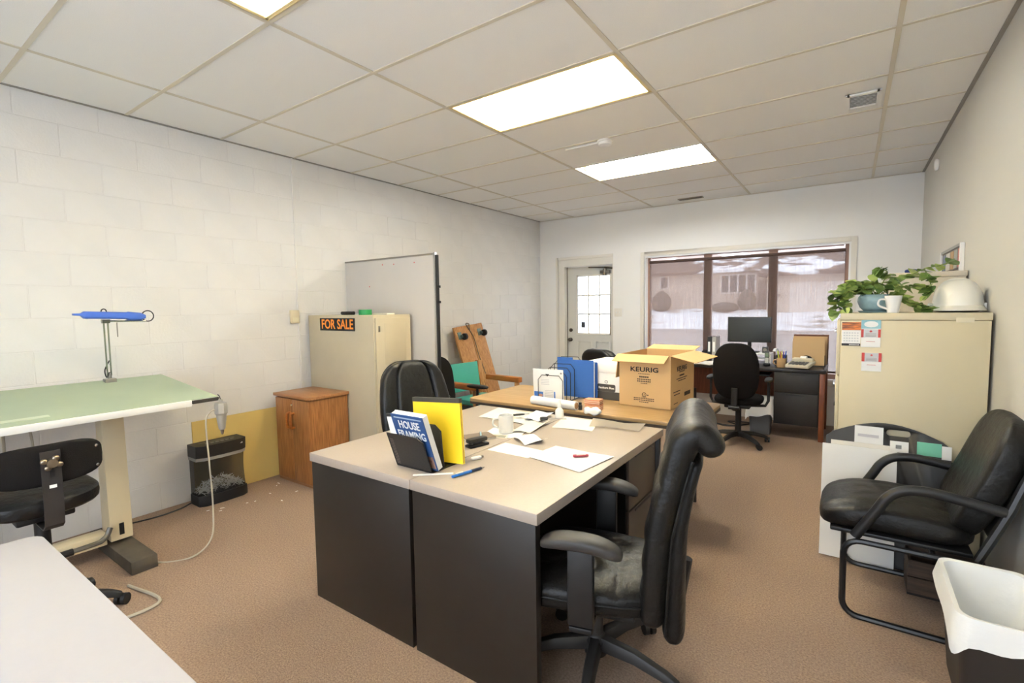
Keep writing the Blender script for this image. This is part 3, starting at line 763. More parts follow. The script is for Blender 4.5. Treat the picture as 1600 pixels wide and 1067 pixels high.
spots = [(-3.80,1.55),(-3.76,1.63),(-3.72,1.60),(-3.70,1.78),(-3.68,1.83),(-3.74,1.98),(-3.86,2.10),(-3.9,2.14),(-3.52,1.95),(-3.60,2.12)]
for k,(x,y) in enumerate(spots):
    tag(B().box((0,0,0),(random.uniform(.012,.03),.007,.0015),R=Euler((0,.1,random.uniform(0,3))).to_matrix()).make('paper_scrap',paper,loc=(x,y,.0035)), 'tiny white paper scrap on the carpet near the shredder','scrap','paper scraps on the carpet')
# ---- wooden cabinet
def wood_cabinet():
    t = T('wooden_cabinet','small brown wood-grain cabinet with two doors and curved handles','cabinet',(-3.775,2.40,0))
    B().b2(-.245,.245,-.165,.18,.02,.725).make('body', walnut, t, bevel=.002)
    B().b2(-.262,.262,-.195,.185,.7255,.75).make('top', walnut_t, t, bevel=.003)
    B().b2(-.255,.255,-.172,.175,.0,.0195).make('plinth', walnut_t, t)
    for s in (-1,1):
        d = B().b2(min(s*.002,s*.243),max(s*.002,s*.243),-.185,-.1655,.03,.715).make('door', walnut, t, bevel=.0015)
        B().tube(smooth_path([(s*.026,-.186,.60),(s*.026,-.214,.595),(s*.026,-.218,.54),(s*.026,-.214,.485),(s*.026,-.186,.48)]),.011,8).make('handle', orangew, d)
    B().lathe([(0,.006),(.008,.005),(.010,0)],n=12,M=frame((.0,-.1855,.665),(1,0,0),(0,0,1))).make('lock', chrome, t)
wood_cabinet()
# ---- metal storage cabinet
def metal_cabinet():
    t = T('metal_cabinet','tall worn beige metal cabinet with a sign on its side','cabinet',(-3.625,2.80,0))
    B().b2(-.455,.445,-.205,.20,0,1.40).make('body', beige2, t, bevel=.004)
    d = B().b2(.4455,.458,-.19,.19,.05,1.375).make('door', beige2, t, bevel=.003)
    B().cyl((.458,-.15,.80),(.475,-.15,.80),.012,n=12).tube([(.475,-.15,.80),(.482,-.15,.80),(.484,-.15,.73)],.008,8).make('handle', chrome, d)
    B().b2(.4585,.460,-.165,-.145,1.26,1.31).make('lock_plate', steel, d, bevel=.0005)
    B().b2(.4585,.4595,-.10,.13,.98,1.33).make('door_plate', beige2, d, bevel=.0004)
    s = tag(B().b2(-.245,.245,-.0012,0,-.055,.055).make('for_sale_sign', black, loc=(-3.655,2.5935,1.32)), 'black and orange FOR SALE sign stuck on the metal cabinet', 'sign')
    text('lettering','FOR SALE',.115,mat('orange_print',(250,146,44),.5),s,frame((0,-.0016,-.002),(1,0,0),(0,0,1)),width=.44,bold=.02)
metal_cabinet()
t = T('tape_roll','roll of green tape lying on top of the metal cabinet','tape',(-3.43,2.72,1.4005))
B().lathe([(.038,0),(.055,0),(.055,.045),(.038,.045),(.038,0)],n=28).make('tape', mat('green_tape',(44,150,86),.5), t); B().lathe([(.033,.001),(.0375,.001),(.0375,.044),(.033,.044),(.033,.001)],n=28).make('core', card, t)
tag(B().cyl((-.07,0,.016),(.07,.02,.016),.015,n=12).make('black_marker', black, loc=(-3.60,2.66,1.401)), 'thick black marker lying on top of the metal cabinet','marker')
tag(B().b2(-.14,.14,-.05,.05,0,.008).make('paper_stack', paper, loc=(-3.62,2.78,1.401), rot=(0,0,.2)), 'thin stack of papers on top of the metal cabinet','papers')
tag(B().b2(-.11,.11,-.04,.04,0,.012).make('white_booklet', paper2, loc=(-3.32,2.82,1.401), rot=(0,0,-.1)), 'white booklet beside the green tape roll','booklet')
# ---- whiteboard
def whiteboard():
    t = T('whiteboard','large grey-white board standing on edge behind the metal cabinet','whiteboard',(-3.505,3.045,0), math.radians(.6))
    wbm = mat('dull_whiteboard',(206,200,194),.35,var=(3,.04))
    B().b2(-.59,.585,-.012,.012,.08,1.90).make('panel', wbm, t)
    B().b2(.5855,.605,-.016,.016,.06,1.92).make('frame', mat('aluminium',(196,194,190),.3,metal=.9), t, bevel=.003)
    B().b2(-.59,.585,-.016,.016,1.9005,1.915).make('frame', mat('dark_alu',(150,146,140),.35,metal=.8), t)
    B().b2(.6055,.62,-.010,.018,.0,1.90).make('post', blackm, t)
    B().b2(.56,.62,-.2,.06,.0,.04).b2(-.59,-.53,-.012,.10,.0,.04).make('stand_foot', blackm, t)
    for zz in (1.50,1.63): B().b2(.6205,.645,-.008,.008,zz-.01,zz+.01).make('clip', black, t)
    red = mat('pink_mark',(206,110,110),.7)
    for x,zz in ((-.05,1.855),(.10,1.85),(.36,1.85),(-.24,1.66)): B().b2(x-.006,x+.006,-.0135,-.0122,zz-.006,zz+.006).make('smudge', red, t)
whiteboard()
# ---- wheeled plank dolly leaning on the wall
def dolly():
    t = T('plank_dolly','wooden plank dolly with casters leaning on the block wall','dolly',(-3.72,4.90,.006))
    M = Matrix.Rotation(-math.radians(15),4,'Y')@Matrix.Rotation(math.radians(4.5),4,'X')
    for y0,y1 in ((-.30,-.004),(.004,.27)): B().b2(0,.03,y0,y1,.0,1.26,M).make('plank', plyw, t, bevel=.003)
    for y in (-.23,.17):
        c = B().b2(.0305,.036,y-.035,y+.035,1.10,1.19,M).b2(.036,.075,y+.0,y+.008,1.115,1.15,M).make('caster_plate', mat('teal_grey_metal',(110,128,124),.4,metal=.6), t)
        B().cyl(M@Vector((.085,y+.012,1.12)),M@Vector((.085,y+.042,1.12)),.042,n=20).make('wheel', black, c)
    B().tube([M@Vector(q) for q in smooth_path([(.036,-.02,1.20),(.036,.0,1.27),(.036,-.06,1.27),(.036,.02,1.10),(.034,.03,.85),(.034,.06,.6)])],.006,6).make('rope', mat('grey_rope',(120,106,88),.9), t)
dolly()
# ---- teal wooden chair
def teal_chair():
    t = T('wooden_chair','old wooden armchair with teal vinyl back in front of the plank dolly','chair',(-3.32,4.18,0),math.radians(-6))
    B().b2(-.23,.25,-.24,.24,.40,.46).make('seat', teal, t, bevel=.02)
    M = Matrix.Translation((-.27,0,.46))@Matrix.Rotation(-.15,4,'Y')
    B().b2(.0,.03,-.225,.225,.04,.36,M).make('backrest', teal, t, bevel=.008)
    for s in (-1,1):
        B().b2(-.02,.035,s*.26-.032,s*.26+.032,-.02,.37,M).make('back_post', plyw, t, bevel=.005)
        B().b2(-.27,-.22,s*.22-.02,s*.22+.02,0,.46).make('leg', plyw, t, bevel=.004); B().b2(.2,.245,s*.245-.02,s*.245+.02,0,.40).make('leg', plyw, t, bevel=.004)
        B().b2(.20,.245,s*.33-.02,s*.33+.02,.0,.60).make('arm_post', plyw, t, bevel=.004)
        B().b2(-.24,.27,s*.335-.035,s*.335+.035,.60,.66).make('armrest', orangew, t, bevel=.008)
        B().b2(-.22,.24,s*.222-.015,s*.222+.015,.34,.40).make('rail', plyw, t)
teal_chair()
# ================================================================== THINGS ON THE FOLDING TABLE
def carton_box():
    t = T('cardboard_box','open brown cardboard shipping carton with printed letters on the folding table','box',(-1.145,3.50,.7405),math.radians(-3))
    w,d,h = .185,.245,.365
    for q in ((-w,w,-d,-d+.005),(-w,w,d-.005,d),(-w,-w+.005,-d+.005,d-.005),(w-.005,w,-d+.005,d-.005)): B().b2(q[0],q[1],q[2],q[3],0,h).make('side', card, t)
    B().b2(-w,w,-d,d,-.0,.004).make('bottom', card, t)
    def flap(p, ax, L, W, ang):
        pass
    B().box((0,0,0),(2*w,.105,.004),M=Matrix.Translation((-.012,-d,h))@Matrix.Rotation(.42,4,'X')@Matrix.Translation((0,-.0525,0))).make('flap', card, t)
    B().box((0,0,0),(.17,2*d,.004),M=Matrix.Translation((w,0,h))@Matrix.Rotation(.22,4,'Y')@Matrix.Translation((.085,0,0))).make('flap', card, t)
    B().box((0,0,0),(2*w,.15,.004),M=Matrix.Translation((0,d,h))@Matrix.Rotation(.15,4,'X')@Matrix.Translation((0,.075,0))).make('flap', card, t)
    B().box((0,0,0),(.17,2*d,.004),M=Matrix.Translation((-w,0,h))@Matrix.Rotation(-1.45,4,'Y')@Matrix.Translation((-.09,0,.008))).make('flap', card, t)
    F = lambda x,z: frame((x,-d-.0006,z),(1,0,0),(0,0,1))
    text('lettering','KEURIG',.045,ink,t,F(.0,.262),width=.20,bold=.02)
    R_ = lambda y,z: frame((w+.0006,y,z),(0,1,0),(0,0,1))
    text('lettering','KEURIG',.045,ink,t,R_(-.02,.262),width=.20,bold=.02)
    b = B()
    for x,z,ww,hh in ((0,.31,.14,.004),(0,.233,.085,.004),(0,.212,.07,.010),(0,.195,.10,.008),(0,.181,.10,.008),(0,.167,.05,.004),(0,.062,.15,.006),(0,.049,.15,.006),(0,.036,.07,.005)):
        n = max(3,int(ww/.012)); 
        for k in range(n): b.b2(x-ww/2+k*ww/n, x-ww/2+(k+.72)*ww/n, -d-.0009,-d-.0001, z-hh/2, z+hh/2)
    b.make('small_print', ink, t)['kind'] = 'stuff'
    b = B()
    for y,z,ww,hh in ((-.02,.24,.11,.006),(-.02,.215,.10,.010),(-.02,.195,.22,.006),(-.02,.18,.16,.006),(-.12,.11,.14,.006),(-.12,.09,.12,.006),(-.14,.03,.08,.005),(.10,.07,.13,.028)):
        n = max(3,int(ww/.014))
        for k in range(n): b.b2(w+.0001,w+.0009,y-ww/2+k*ww/n,y-ww/2+(k+.75)*ww/n,z-hh/2,z+hh/2)
    b.make('small_print', ink, t)['kind'] = 'stuff'
    B().tube([(.014*math.cos(a),-d-.0005,.088+.014*math.sin(a)) for a in [2*PI*k/20 for k in range(20)]],.0018,4,closed=True).b2(.022,.032,-d-.0008,-d-.0001,.084,.090).b2(-.018,.018,-d-.0008,-d-.0001,.070,.0725).make('round_mark', ink, t)
    text('lettering','UL',.016,ink,t,F(0,.088))
carton_box()
def banker_box():
    t = T('storage_box','white cardboard storage box with lid and grey printed band','box',(-1.535,3.585,.7405),math.radians(-4))
    B().b2(-.155,.165,-.20,.20,0,.255).make('body', paper, t, bevel=.002)
    B().b2(-.16,.17,-.206,.206,.205,.275).make('lid', paper, t, bevel=.002)
    gb = mat('charcoal_print',(70,68,66),.7)
    B().b2(-.15,.1655,-.2012,-.2002,.0,.062).b2(.1653,.1662,-.2,.2,.0,.075).make('printed_band', gb, t)
    B().prism(rrect(.15,.055,.012),-.001,0,M=frame((.055,-.2016,.09),(1,0,0),(0,0,1))).make('label_badge', gb, t)
    text('lettering','Bankers Box',.022,paper,t,frame((.055,-.2034,.09),(1,0,0),(0,0,1)),width=.13,bold=.02)
    B().tube([(.055+.013*math.cos(a),-.2015,.135+.010*math.sin(a)) for a in [2*PI*k/14 for k in range(14)]],.0015,4,closed=True).make('crest', gb, t)
banker_box()
def file_rack():
    t = T('file_rack','black wire step file rack on the folding table','file rack',(-1.80,3.28,.7405),math.radians(4))
    for k in range(6):
        y = -.20+k*.062; h = .20+.022*k; w = .10
        x0 = -.02+.004*k
        pts = [(x0-w,y,.004),(x0-w,y,h-.035),(x0-w+.03,y,h),(x0+w-.03,y,h),(x0+w,y,h-.035),(x0+w,y,.004)]
        B().tube(pts,.0028,6).make('wire_divider', blackm, t)
    for s in (-1,1): B().cyl((s*.10,-.21,.004),(s*.10+(.0),.13,.004),.0035,n=6).make('base_wire', blackm, t)
    f = T('blue_folder','bright blue file folder in the wire rack, tabbed at left','folder',(-1.715,3.32,.752),math.radians(4))
    blue = mat('blue_folder',(44,96,172),.6)
    B().b2(-.16,.14,0,.003,0,.285).b2(-.16,-.03,0,.003,.285,.302).make('back_leaf', blue, f)
    B().b2(-.155,.145,-.008,-.005,0,.275).make('front_leaf', blue, f)
    B().b2(-.15,.15,-.004,-.001,.005,.27).make('papers', paper, f)
    f2 = T('blue_folder','second blue file folder behind the first in the wire rack','folder',(-1.705,3.345,.752),math.radians(4))
    B().b2(-.15,.15,0,.004,0,.27).make('leaf', blue, f2); B().b2(-.145,.147,.0045,.006,0,.262).make('papers', paper, f2)
    e = T('mail_envelope','white printed mailing with blue photo standing in the wire rack','mail',(-1.835,3.105,.752),math.radians(4))
    M = Matrix.Rotation(.06,4,'X')
    B().b2(-.125,.125,0,.004,0,.232,M).make('sheet', paper, e)
    bl = mat('print_blue',(66,120,200),.6); gr = mat('print_grey',(200,200,204),.7)
    B().b2(-.12,-.045,-.0006,-.0001,.004,.058,M).make('photo', bl, e); B().sell(tuple(M@Vector((-.066,-.0004,.034))),(.018,.0008,.016),1,None,14,8).make('photo_face', mat('skin_print',(196,150,130),.7), e)
    B().b2(.045,.056,-.0006,-.0001,.01,.065,M).make('blue_stripe', bl, e); B().b2(.10,.115,-.0006,-.0001,.20,.212,M).make('stamp', mat('stamp_grey',(120,116,120),.7), e)
    for k in range(5): B().b2(-.03+.0*k,.04,-.0006,-.0001,.02+k*.012,.024+k*.012,M).make('print_line', gr, e)
    for k in range(4): B().b2(-.06,.01,-.0006,-.0001,.115+k*.012,.119+k*.012,M).make('print_line', gr, e)
    B().add([(-.022,-.012,.195),(.012,-.012,.195),(-.005,-.012,.176),(-.022,.006,.195),(.012,.006,.195),(-.005,.006,.176)],[(0,1,2),(3,5,4),(0,3,4,1),(1,4,5,2),(2,5,3,0)]).make('binder_clip', black, e)
file_rack()
t = T('paper_roll','rolled white paper tube lying at the folding table edge','paper roll',(-1.70,2.945,.7405),math.radians(-6))
B().tube([(-.19,0,.031),(.19,0,.031)],.03,24).make('roll', paper, t)
B().cyl((.1901,0,.031),(.1925,0,.031),.022,n=20).make('core', mat('roll_core',(176,142,108),.8), t)
t = T('glue_bottle','small white squeeze bottle with pointed nozzle beside the paper roll','bottle',(-1.495,2.66,.742))
B().lathe([(0,0),(.026,0),(.028,.01),(.026,.05),(.012,.068),(.012,.078)]).make('body', mat('translucent_white',(238,236,230),.3), t); B().lathe([(.012,.078),(.013,.085),(.006,.12),(0,.12)]).make('nozzle', white, t)
for k,(x,y,zz,r,lb) in enumerate(((-1.425,3.02,.7405,.15,'small orange striped carton, lower of two stacked'),(-1.43,3.025,.7765,.05,'small orange striped carton, upper of two stacked'))):
    t = T('small_carton',lb+' before the storage box','carton',(x,y,zz),r,'small orange cartons')
    B().b2(-.055,.055,-.035,.035,0,.035).make('body', mat('orange_carton',(206,140,104),.7,var=(60,.2)), t, bevel=.001)
    for q in (.008,.02): B().b2(-.0555,.0555,-.0355,.0355,q,q+.005).make('stripe', mat('pale_stripe',(228,200,176),.7), t)
t = T('black_bottle','small black capped bottle beside the orange cartons','bottle',(-1.50,2.96,.7405)); B().lathe([(0,0),(.014,0),(.014,.03),(.009,.036)]).make('body', black, t); B().lathe([(.010,.036),(.010,.05),(0,.05)]).make('cap', black, t)
t = T('tissue_pack','crumpled white tissue pack beside the black bottle','tissue',(-1.36,2.86,.7425)); 
# (kept flat and low)
B().sell((0,0,.022),(.055,.03,.022),.6,lambda q:(q.x+.004*math.sin(q.y*200),q.y,q.z*(1+.3*math.sin(q.x*90)))).make('wrapper', paper, t)

# ================================================================== THINGS ON THE DESKS
DZ_ = .742
def sheet(name, label, pts, z, m, cat='paper', curl=0, group=None):
    cx = sum(p[0] for p in pts)/len(pts); cy = sum(p[1] for p in pts)/len(pts)
    P = [Vector((p[0]-cx,p[1]-cy,0)) for p in pts]
    def fn(u,v):
        q = P[0]*(1-u)*(1-v)+P[1]*u*(1-v)+P[2]*u*v+P[3]*(1-u)*v
        return (q.x,q.y,.0012+curl*(abs(math.sin(3.1*u+1.3*v))*.5+max(0,u-.7)*1.2*v))
    o = B().grid(fn,10,8).make(name, m, solid=.0006, loc=(cx,cy,z)); return tag(o,label,cat,group)
sheet('paper_sheet','plain white sheet nearest the file sorter on the desk',[(-1.462,1.873),(-1.22,1.868),(-1.213,2.003),(-1.459,2.022)],DZ_,paper)
sheet('paper_sheet','large white sheet under the red tag at the desk edge',[(-1.23,1.883),(-.925,1.815),(-.885,2.09),(-1.203,2.10)],DZ_+.001,paper,curl=.004)
t = T('red_tag','small red tag lying on the large white sheet','tag',(-1.015,2.005,DZ_+.008),.75); B().prism(rrect(.075,.022,.010),0,.006).make('body', mat('red_plastic',(168,44,58),.4), t); B().b2(-.02,.025,-.003,.003,.006,.0064).make('print', paper, t)
sheet('paper_sheet','crumpled torn white slip in the middle of the desk',[(-1.487,2.121),(-1.348,2.036),(-1.27,2.135),(-1.40,2.20)],DZ_,paper,curl=.03)
sheet('letter','cream folded letter leaning up beside the mug',[(-1.56,2.20),(-1.45,2.24),(-1.47,2.50),(-1.58,2.46)],DZ_,paper2,curl=.025)
sheet('newspaper','loose newspaper pages spread behind the mug',[(-1.96,2.42),(-1.54,2.40),(-1.62,2.68),(-2.0,2.70)],DZ_,mat('newsprint',(226,222,214),.8,var=(40,.15)),curl=.012)
sheet('flyer','printed flyer with blue picture beside the newspaper',[(-1.66,2.50),(-1.53,2.46),(-1.56,2.70),(-1.70,2.71)],DZ_+.012,mat('flyer_print',(214,216,222),.7,col2=(96,130,186),var=(16,.3),thresh=(.34,.40)),curl=.01)
sheet('paper_sheet','white sheet under the mug',[(-1.66,2.06),(-1.45,2.12),(-1.50,2.30),(-1.70,2.24)],DZ_,paper,curl=.002)
sheet('paper_sheet','pair of off-white sheets at the back edge of the desk',[(-1.416,2.427),(-1.178,2.469),(-1.239,2.71),(-1.48,2.70)],DZ_,paper2,curl=.004)
sheet('plastic_sleeve','clear plastic sleeve lying at the back corner of the desk',[(-1.236,2.55),(-.946,2.58),(-.96,2.73),(-1.29,2.72)],DZ_+.004,see_through('clear_sleeve',(214,206,194),.45,.15),cat='sleeve',curl=.016)
t = T('black_knife','black folding knife resting on the newspaper','knife',(-1.72,2.50,DZ_+.02),.9); B().sell((0,0,.006),(.06,.010,.006),.6).make('handle', black, t); B().b2(.055,.09,-.006,.006,.005,.007).make('blade', steel, t)
t = T('scissors','dark scissors lying by the cream letter','scissors',(-1.46,2.50,DZ_+.03),.5)
B().b2(-.02,.09,-.006,.006,0,.003).make('blade', steel, t)
for s in (-1,1): B().tube([(-.045+.022*math.cos(a),s*.016+.014*math.sin(a),.003) for a in [2*PI*k/14 for k in range(14)]],.004,6,closed=True).make('handle', black, t)
def mug(name,label,loc,rz,r,h,m,taper=1.0):
    t = T(name,label,'mug',loc,rz)
    B().lathe([(0,0),(r*taper*.92,0),(r*taper,.006),(r,h),(r-.004,h),(r*taper-.005,.008),(0,.008)],n=32).make('cup', m, t, smooth=50)
    B().tube(smooth_path([(r*.97,0,h*.80),(r+.026,0,h*.76),(r+.030,0,h*.45),(r*taper,0,h*.22)]),.0055,8).make('handle', m, t); return t
mug('coffee_mug','white cylindrical coffee mug on the desk papers',(-1.575,2.19,DZ_+.004),math.radians(215),.042,.098,white)
def sorter():
    t = T('desk_sorter','black mesh desk file sorter with slanted dividers at the desk seam','file sorter',(-1.565,1.475,DZ_))
    mesh_m = mat('black_mesh',(34,31,29),.5,col2=(52,48,45),var=(300,.3),detail=1)
    def plate(y, lean, h, w=.20, x=0, name='divider'):
        M = Matrix.Translation((x,y,.004))@Matrix.Rotation(lean,4,'X')
        o = B().prism([(-w/2,0),(w/2,0),(w/2,h*.88),(w/2-.03,h),(-w/2,h)],-.0015,.0015,M=M@frame((0,0,0),(1,0,0),(0,0,1))).make(name, mesh_m, t)
        pts = [M@Vector(q) for q in ((-w/2,0,0),(w/2,0,0),(w/2,0,h*.88),(w/2-.03,0,h),(-w/2,0,h))]
        B().tube(pts,.003,6,closed=True).make('rim_wire', blackm, o)
        for k in range(16):
            q = M@Vector((-w/2+.010,-.0017,.012+k*(h-.03)/16)); q2 = M@Vector((-w/2+.030,-.0017,.010+k*(h-.03)/16))
            B().tube([q,q2],.0011,4).make('mesh_hole', mat('mesh_hole',(120,110,100),.7), o)
    plate(0,.34,.165,.215); plate(.075,.10,.19,.20,.01); plate(.165,-.03,.18,.20,.02)
    B().b2(-.105,.115,-.004,.17,.0,.004).make('base', blackm, t)
sorter()
t = T('framing_book','blue paperback book titled HOUSE FRAMING in the front sorter slot','book',(-1.545,1.492,DZ_+.005))
Mb = Matrix.Rotation(.34,4,'X')
navy = mat('book_blue',(44,84,140),.4)
B().b2(-.085,.105,.006,.030,0,.262,Mb).make('pages', paper, t)
B().b2(-.087,.106,.002,.0055,0,.264,Mb).make('cover', navy, t)
B().b2(-.087,.106,.0305,.033,0,.264,Mb).make('cover', paper, t)
text('lettering','HOUSE\nFRAMING',.052,paper,t,Mb@frame((.012,.0013,.19),(1,0,0),(0,0,1)),width=.165,bold=.02)
B().b2(-.07,.095,.0014,.0019,.246,.252,Mb).make('heading_strip', mat('pale_print',(170,190,210),.6), t)
B().b2(-.06,.10,.0014,.0019,.01,.07,Mb).make('cover_photo', mat('book_photo',(190,150,128),.6,col2=(110,70,56),var=(30,.3)), t)
t = T('yellow_folder','yellow document folder with black top edge in the sorter','folder',(-1.535,1.595,DZ_+.006),math.radians(3))
My = Matrix.Rotation(-.02,4,'X')@Matrix.Rotation(-.06,4,'Y')
yel = mat('yellow_folder',(250,214,42),.5)
B().b2(-.135,.145,0,.003,0,.272,My).make('front_leaf', yel, t); B().b2(-.135,.145,.012,.015,0,.272,My).make('back_leaf', yel, t)
B().b2(-.135,.145,-.002,.017,.2725,.292,My).make('binding_strip', mat('charcoal_strip',(62,58,52),.5), t)
B().b2(-.13,.142,.0035,.0115,.004,.258,My).make('papers', mat('orange_paper',(226,180,130),.7), t)
t = T('white_report','white report leaning behind the book in the sorter','report',(-1.70,1.545,DZ_+.006)); Mw = Matrix.Rotation(.16,4,'X')@Matrix.Rotation(-.10,4,'Y')
B().b2(-.06,.10,0,.006,0,.205,Mw).make('pages', paper, t); B().b2(-.06,.10,-.001,.007,.2055,.22,Mw).make('binding_strip', mat('charcoal_strip',(62,58,52),.5), t)
t = T('ballpoint_pen','blue ballpoint pen with white clip lying near the desk front','pen',(-1.32,1.555,DZ_+.008),math.radians(78)); B().cyl((-.085,0,0),(.015,0,0),.006,.0065,n=12).make('barrel', mat('pen_blue',(40,110,190),.35), t); B().cyl((.0155,0,0),(.07,0,0),.0065,.006,n=12).make('grip', mat('pen_dark',(30,40,60),.5), t); B().cyl((.0705,0,0),(.088,0,0),.005,.002,n=12).make('tip', steel, t); B().b2(-.065,-.03,-.003,.003,.006,.009).make('clip', white, t)
t = T('memory_stick','white memory stick lying beside the pen','memory stick',(-1.415,1.725,DZ_),math.radians(70)); B().sell((0,0,.007),(.028,.011,.007),.5).make('body', white, t); B().b2(.0265,.038,-.006,.006,.003,.011).make('plug', chrome, t)
t = T('paper_strip','narrow white paper strip in front of the file sorter','paper',(-1.44,1.465,DZ_),math.radians(40)); B().b2(-.085,.085,-.008,.008,.0005,.003).make('strip', paper, t)
def punch():
    t = T('hole_punch','black hole punch beside the file sorter','hole punch',(-1.55,1.90,DZ_),math.radians(75))
    B().b2(-.06,.06,-.025,.025,0,.014).make('base', black, t, bevel=.004); B().b2(-.06,.055,-.02,.02,.022,.045,).make('lever', black, t, bevel=.008)
    for x in (-.035,.035): B().cyl((x,0,.012),(x,0,.03),.008,n=10).make('pin', steel, t)
punch()
t = T('notebook','small grey notebook behind the hole punch','notebook',(-1.64,2.02,DZ_),math.radians(60)); B().b2(-.08,.08,-.055,.055,.0,.010).make('pages', paper2, t); B().b2(-.082,.082,-.057,.057,.0102,.0125).make('cover', mat('notebook_grey',(126,112,100),.6), t)
t = T('ballpoint_pen','pale blue pen lying on the grey notebook','pen',(-1.63,2.03,DZ_+.018),math.radians(130)); B().cyl((-.07,0,0),(.05,0,0),.005,n=10).make('barrel', mat('pale_blue_pen',(150,186,198),.4), t); B().cyl((.0502,0,0),(.07,0,0),.005,.0015,n=10).make('tip', steel, t)
t = T('photo_card','small colour photo card next to the grey notebook','card',(-1.56,2.10,DZ_),math.radians(20)); B().b2(-.05,.05,-.03,.03,.0005,.003).make('card', paper2, t); B().b2(-.04,.04,-.022,.022,.003,.0034).make('picture', mat('photo_green',(112,124,112),.5,col2=(180,170,150),var=(30,.3)), t)
# ================================================================== RIGHT SIDE
def filing_cabinet():
    t = T('filing_cabinet','wide beige metal filing cabinet holding the plant and hard hat','filing cabinet',(.27,3.60,0))
    B().b2(-.312,.315,-.23,.23,0,1.345).make('body', beige, t, bevel=.003)
    B().b2(-.315,.318,-.233,.233,1.347,1.385).make('top', beige, t, bevel=.003)
    for k in range(4):
        z0 = .06+k*.325
        d = B().b2(-.330,-.3125,-.222,.222,z0,z0+.312).make('drawer', beige, t, bevel=.003)
        B().b2(-.345,-.3305,-.06,.06,z0+.23,z0+.25).make('handle', chrome, d, bevel=.003)
    B().b2(.18,.25,-.2338,-.2332,1.335,1.36).make('tape_piece', mat('clear_tape_beige',(226,214,182),.3), t)
    F = 3.60-.2303
    # magnet calendar and cards
    def card_(name,label,x0,x1,z0,z1,cells):
        c = tag(B().b2(-(x1-x0)/2,(x1-x0)/2,-.0015,0,0,z1-z0).make(name, paper, loc=((x0+x1)/2,F-.0005,z0)), label, 'magnet')
        for a,b_,c0,c1,m in cells: B().b2(a*(x1-x0)-(x1-x0)/2,b_*(x1-x0)-(x1-x0)/2,-.0021,-.0016,c0*(z1-z0),c1*(z1-z0)).make('print', m, c)
        return c
    sunset = mat('sunset_print',(226,126,52),.5,col2=(92,60,48),var=(18,.3),stretch=(.6,1,5),thresh=(.4,.6)); dkp = mat('dark_print',(52,48,48),.6)
    red = mat('flag_red',(196,58,52),.5); gp = mat('grey_card_print',(206,206,208),.6); tl = mat('teal_print',(150,196,204),.6)
    c = card_('calendar_magnet','small calendar magnet with an orange sunset on the filing cabinet',-.036,.052,1.20,1.335,[(0,1,.66,1,sunset),(0,1,0,.10,dkp)])
    for r in range(4): 
        for q in range(6): B().b2(-.036+q*.0125,-.028+q*.0125,-.0018,-.0016,.025+r*.015,.031+r*.015).make('print', gp, c)
    for q in range(8): B().b2(-.008+q*.006,-.004+q*.006,-.0026,-.0022,.004,.009).make('print', paper, c)
    def leaf_mark(c, x, z, s):
        pts = [(0,1),(.2,.5),(.5,.6),(.45,.2),(.9,.1),(.5,-.3),(.55,-.5),(.08,-.42),(.05,-.8),(-.05,-.8),(-.08,-.42),(-.55,-.5),(-.5,-.3),(-.9,.1),(-.45,.2),(-.5,.6),(-.2,.5)]
        B().prism([(p*s,q*s) for p,q in pts],0,.0004,M=frame((x,-.0022,z),(1,0,0),(0,0,1))).make('leaf_emblem', red, c)
    c = card_('card_magnet','white and red card magnet with flag bars beside the calendar magnet',.054,.142,1.195,1.347,[(0,1,.68,1,tl),(0,.13,.36,.66,red),(.87,1,.36,.66,red),(.13,.87,.36,.66,gp)])
    B().sell((0,-.0022,.128),(.032,.0006,.017),.9,None,18,6).make('white_oval', paper, c); leaf_mark(c,0,.088,.009)
    for k in range(3): B().b2(-.024,.024,-.0026,-.0021,.060+k*.007,.0625+k*.007).make('print', mat('mid_print',(150,140,140),.6), c)
    B().b2(-.02,.02,-.0026,-.0016,.03,.033).make('print', mat('pink_print',(210,150,150),.6), c)
    c = card_('card_magnet','lower white and red card magnet with flag bars on the filing cabinet',.060,.150,1.06,1.163,[(0,.15,.52,1,red),(.85,1,.52,1,red),(.15,.85,.52,1,gp)])
    leaf_mark(c,0,.090,.008)
    for k in range(3): B().b2(-.024,.024,-.0026,-.0021,.058+k*.007,.0605+k*.007).make('print', mat('mid_print',(150,140,140),.6), c)
    B().b2(-.02,.02,-.0026,-.0016,.034,.037).make('print', mat('pink_print',(210,150,150),.6), c)
filing_cabinet()
CT = 1.3855
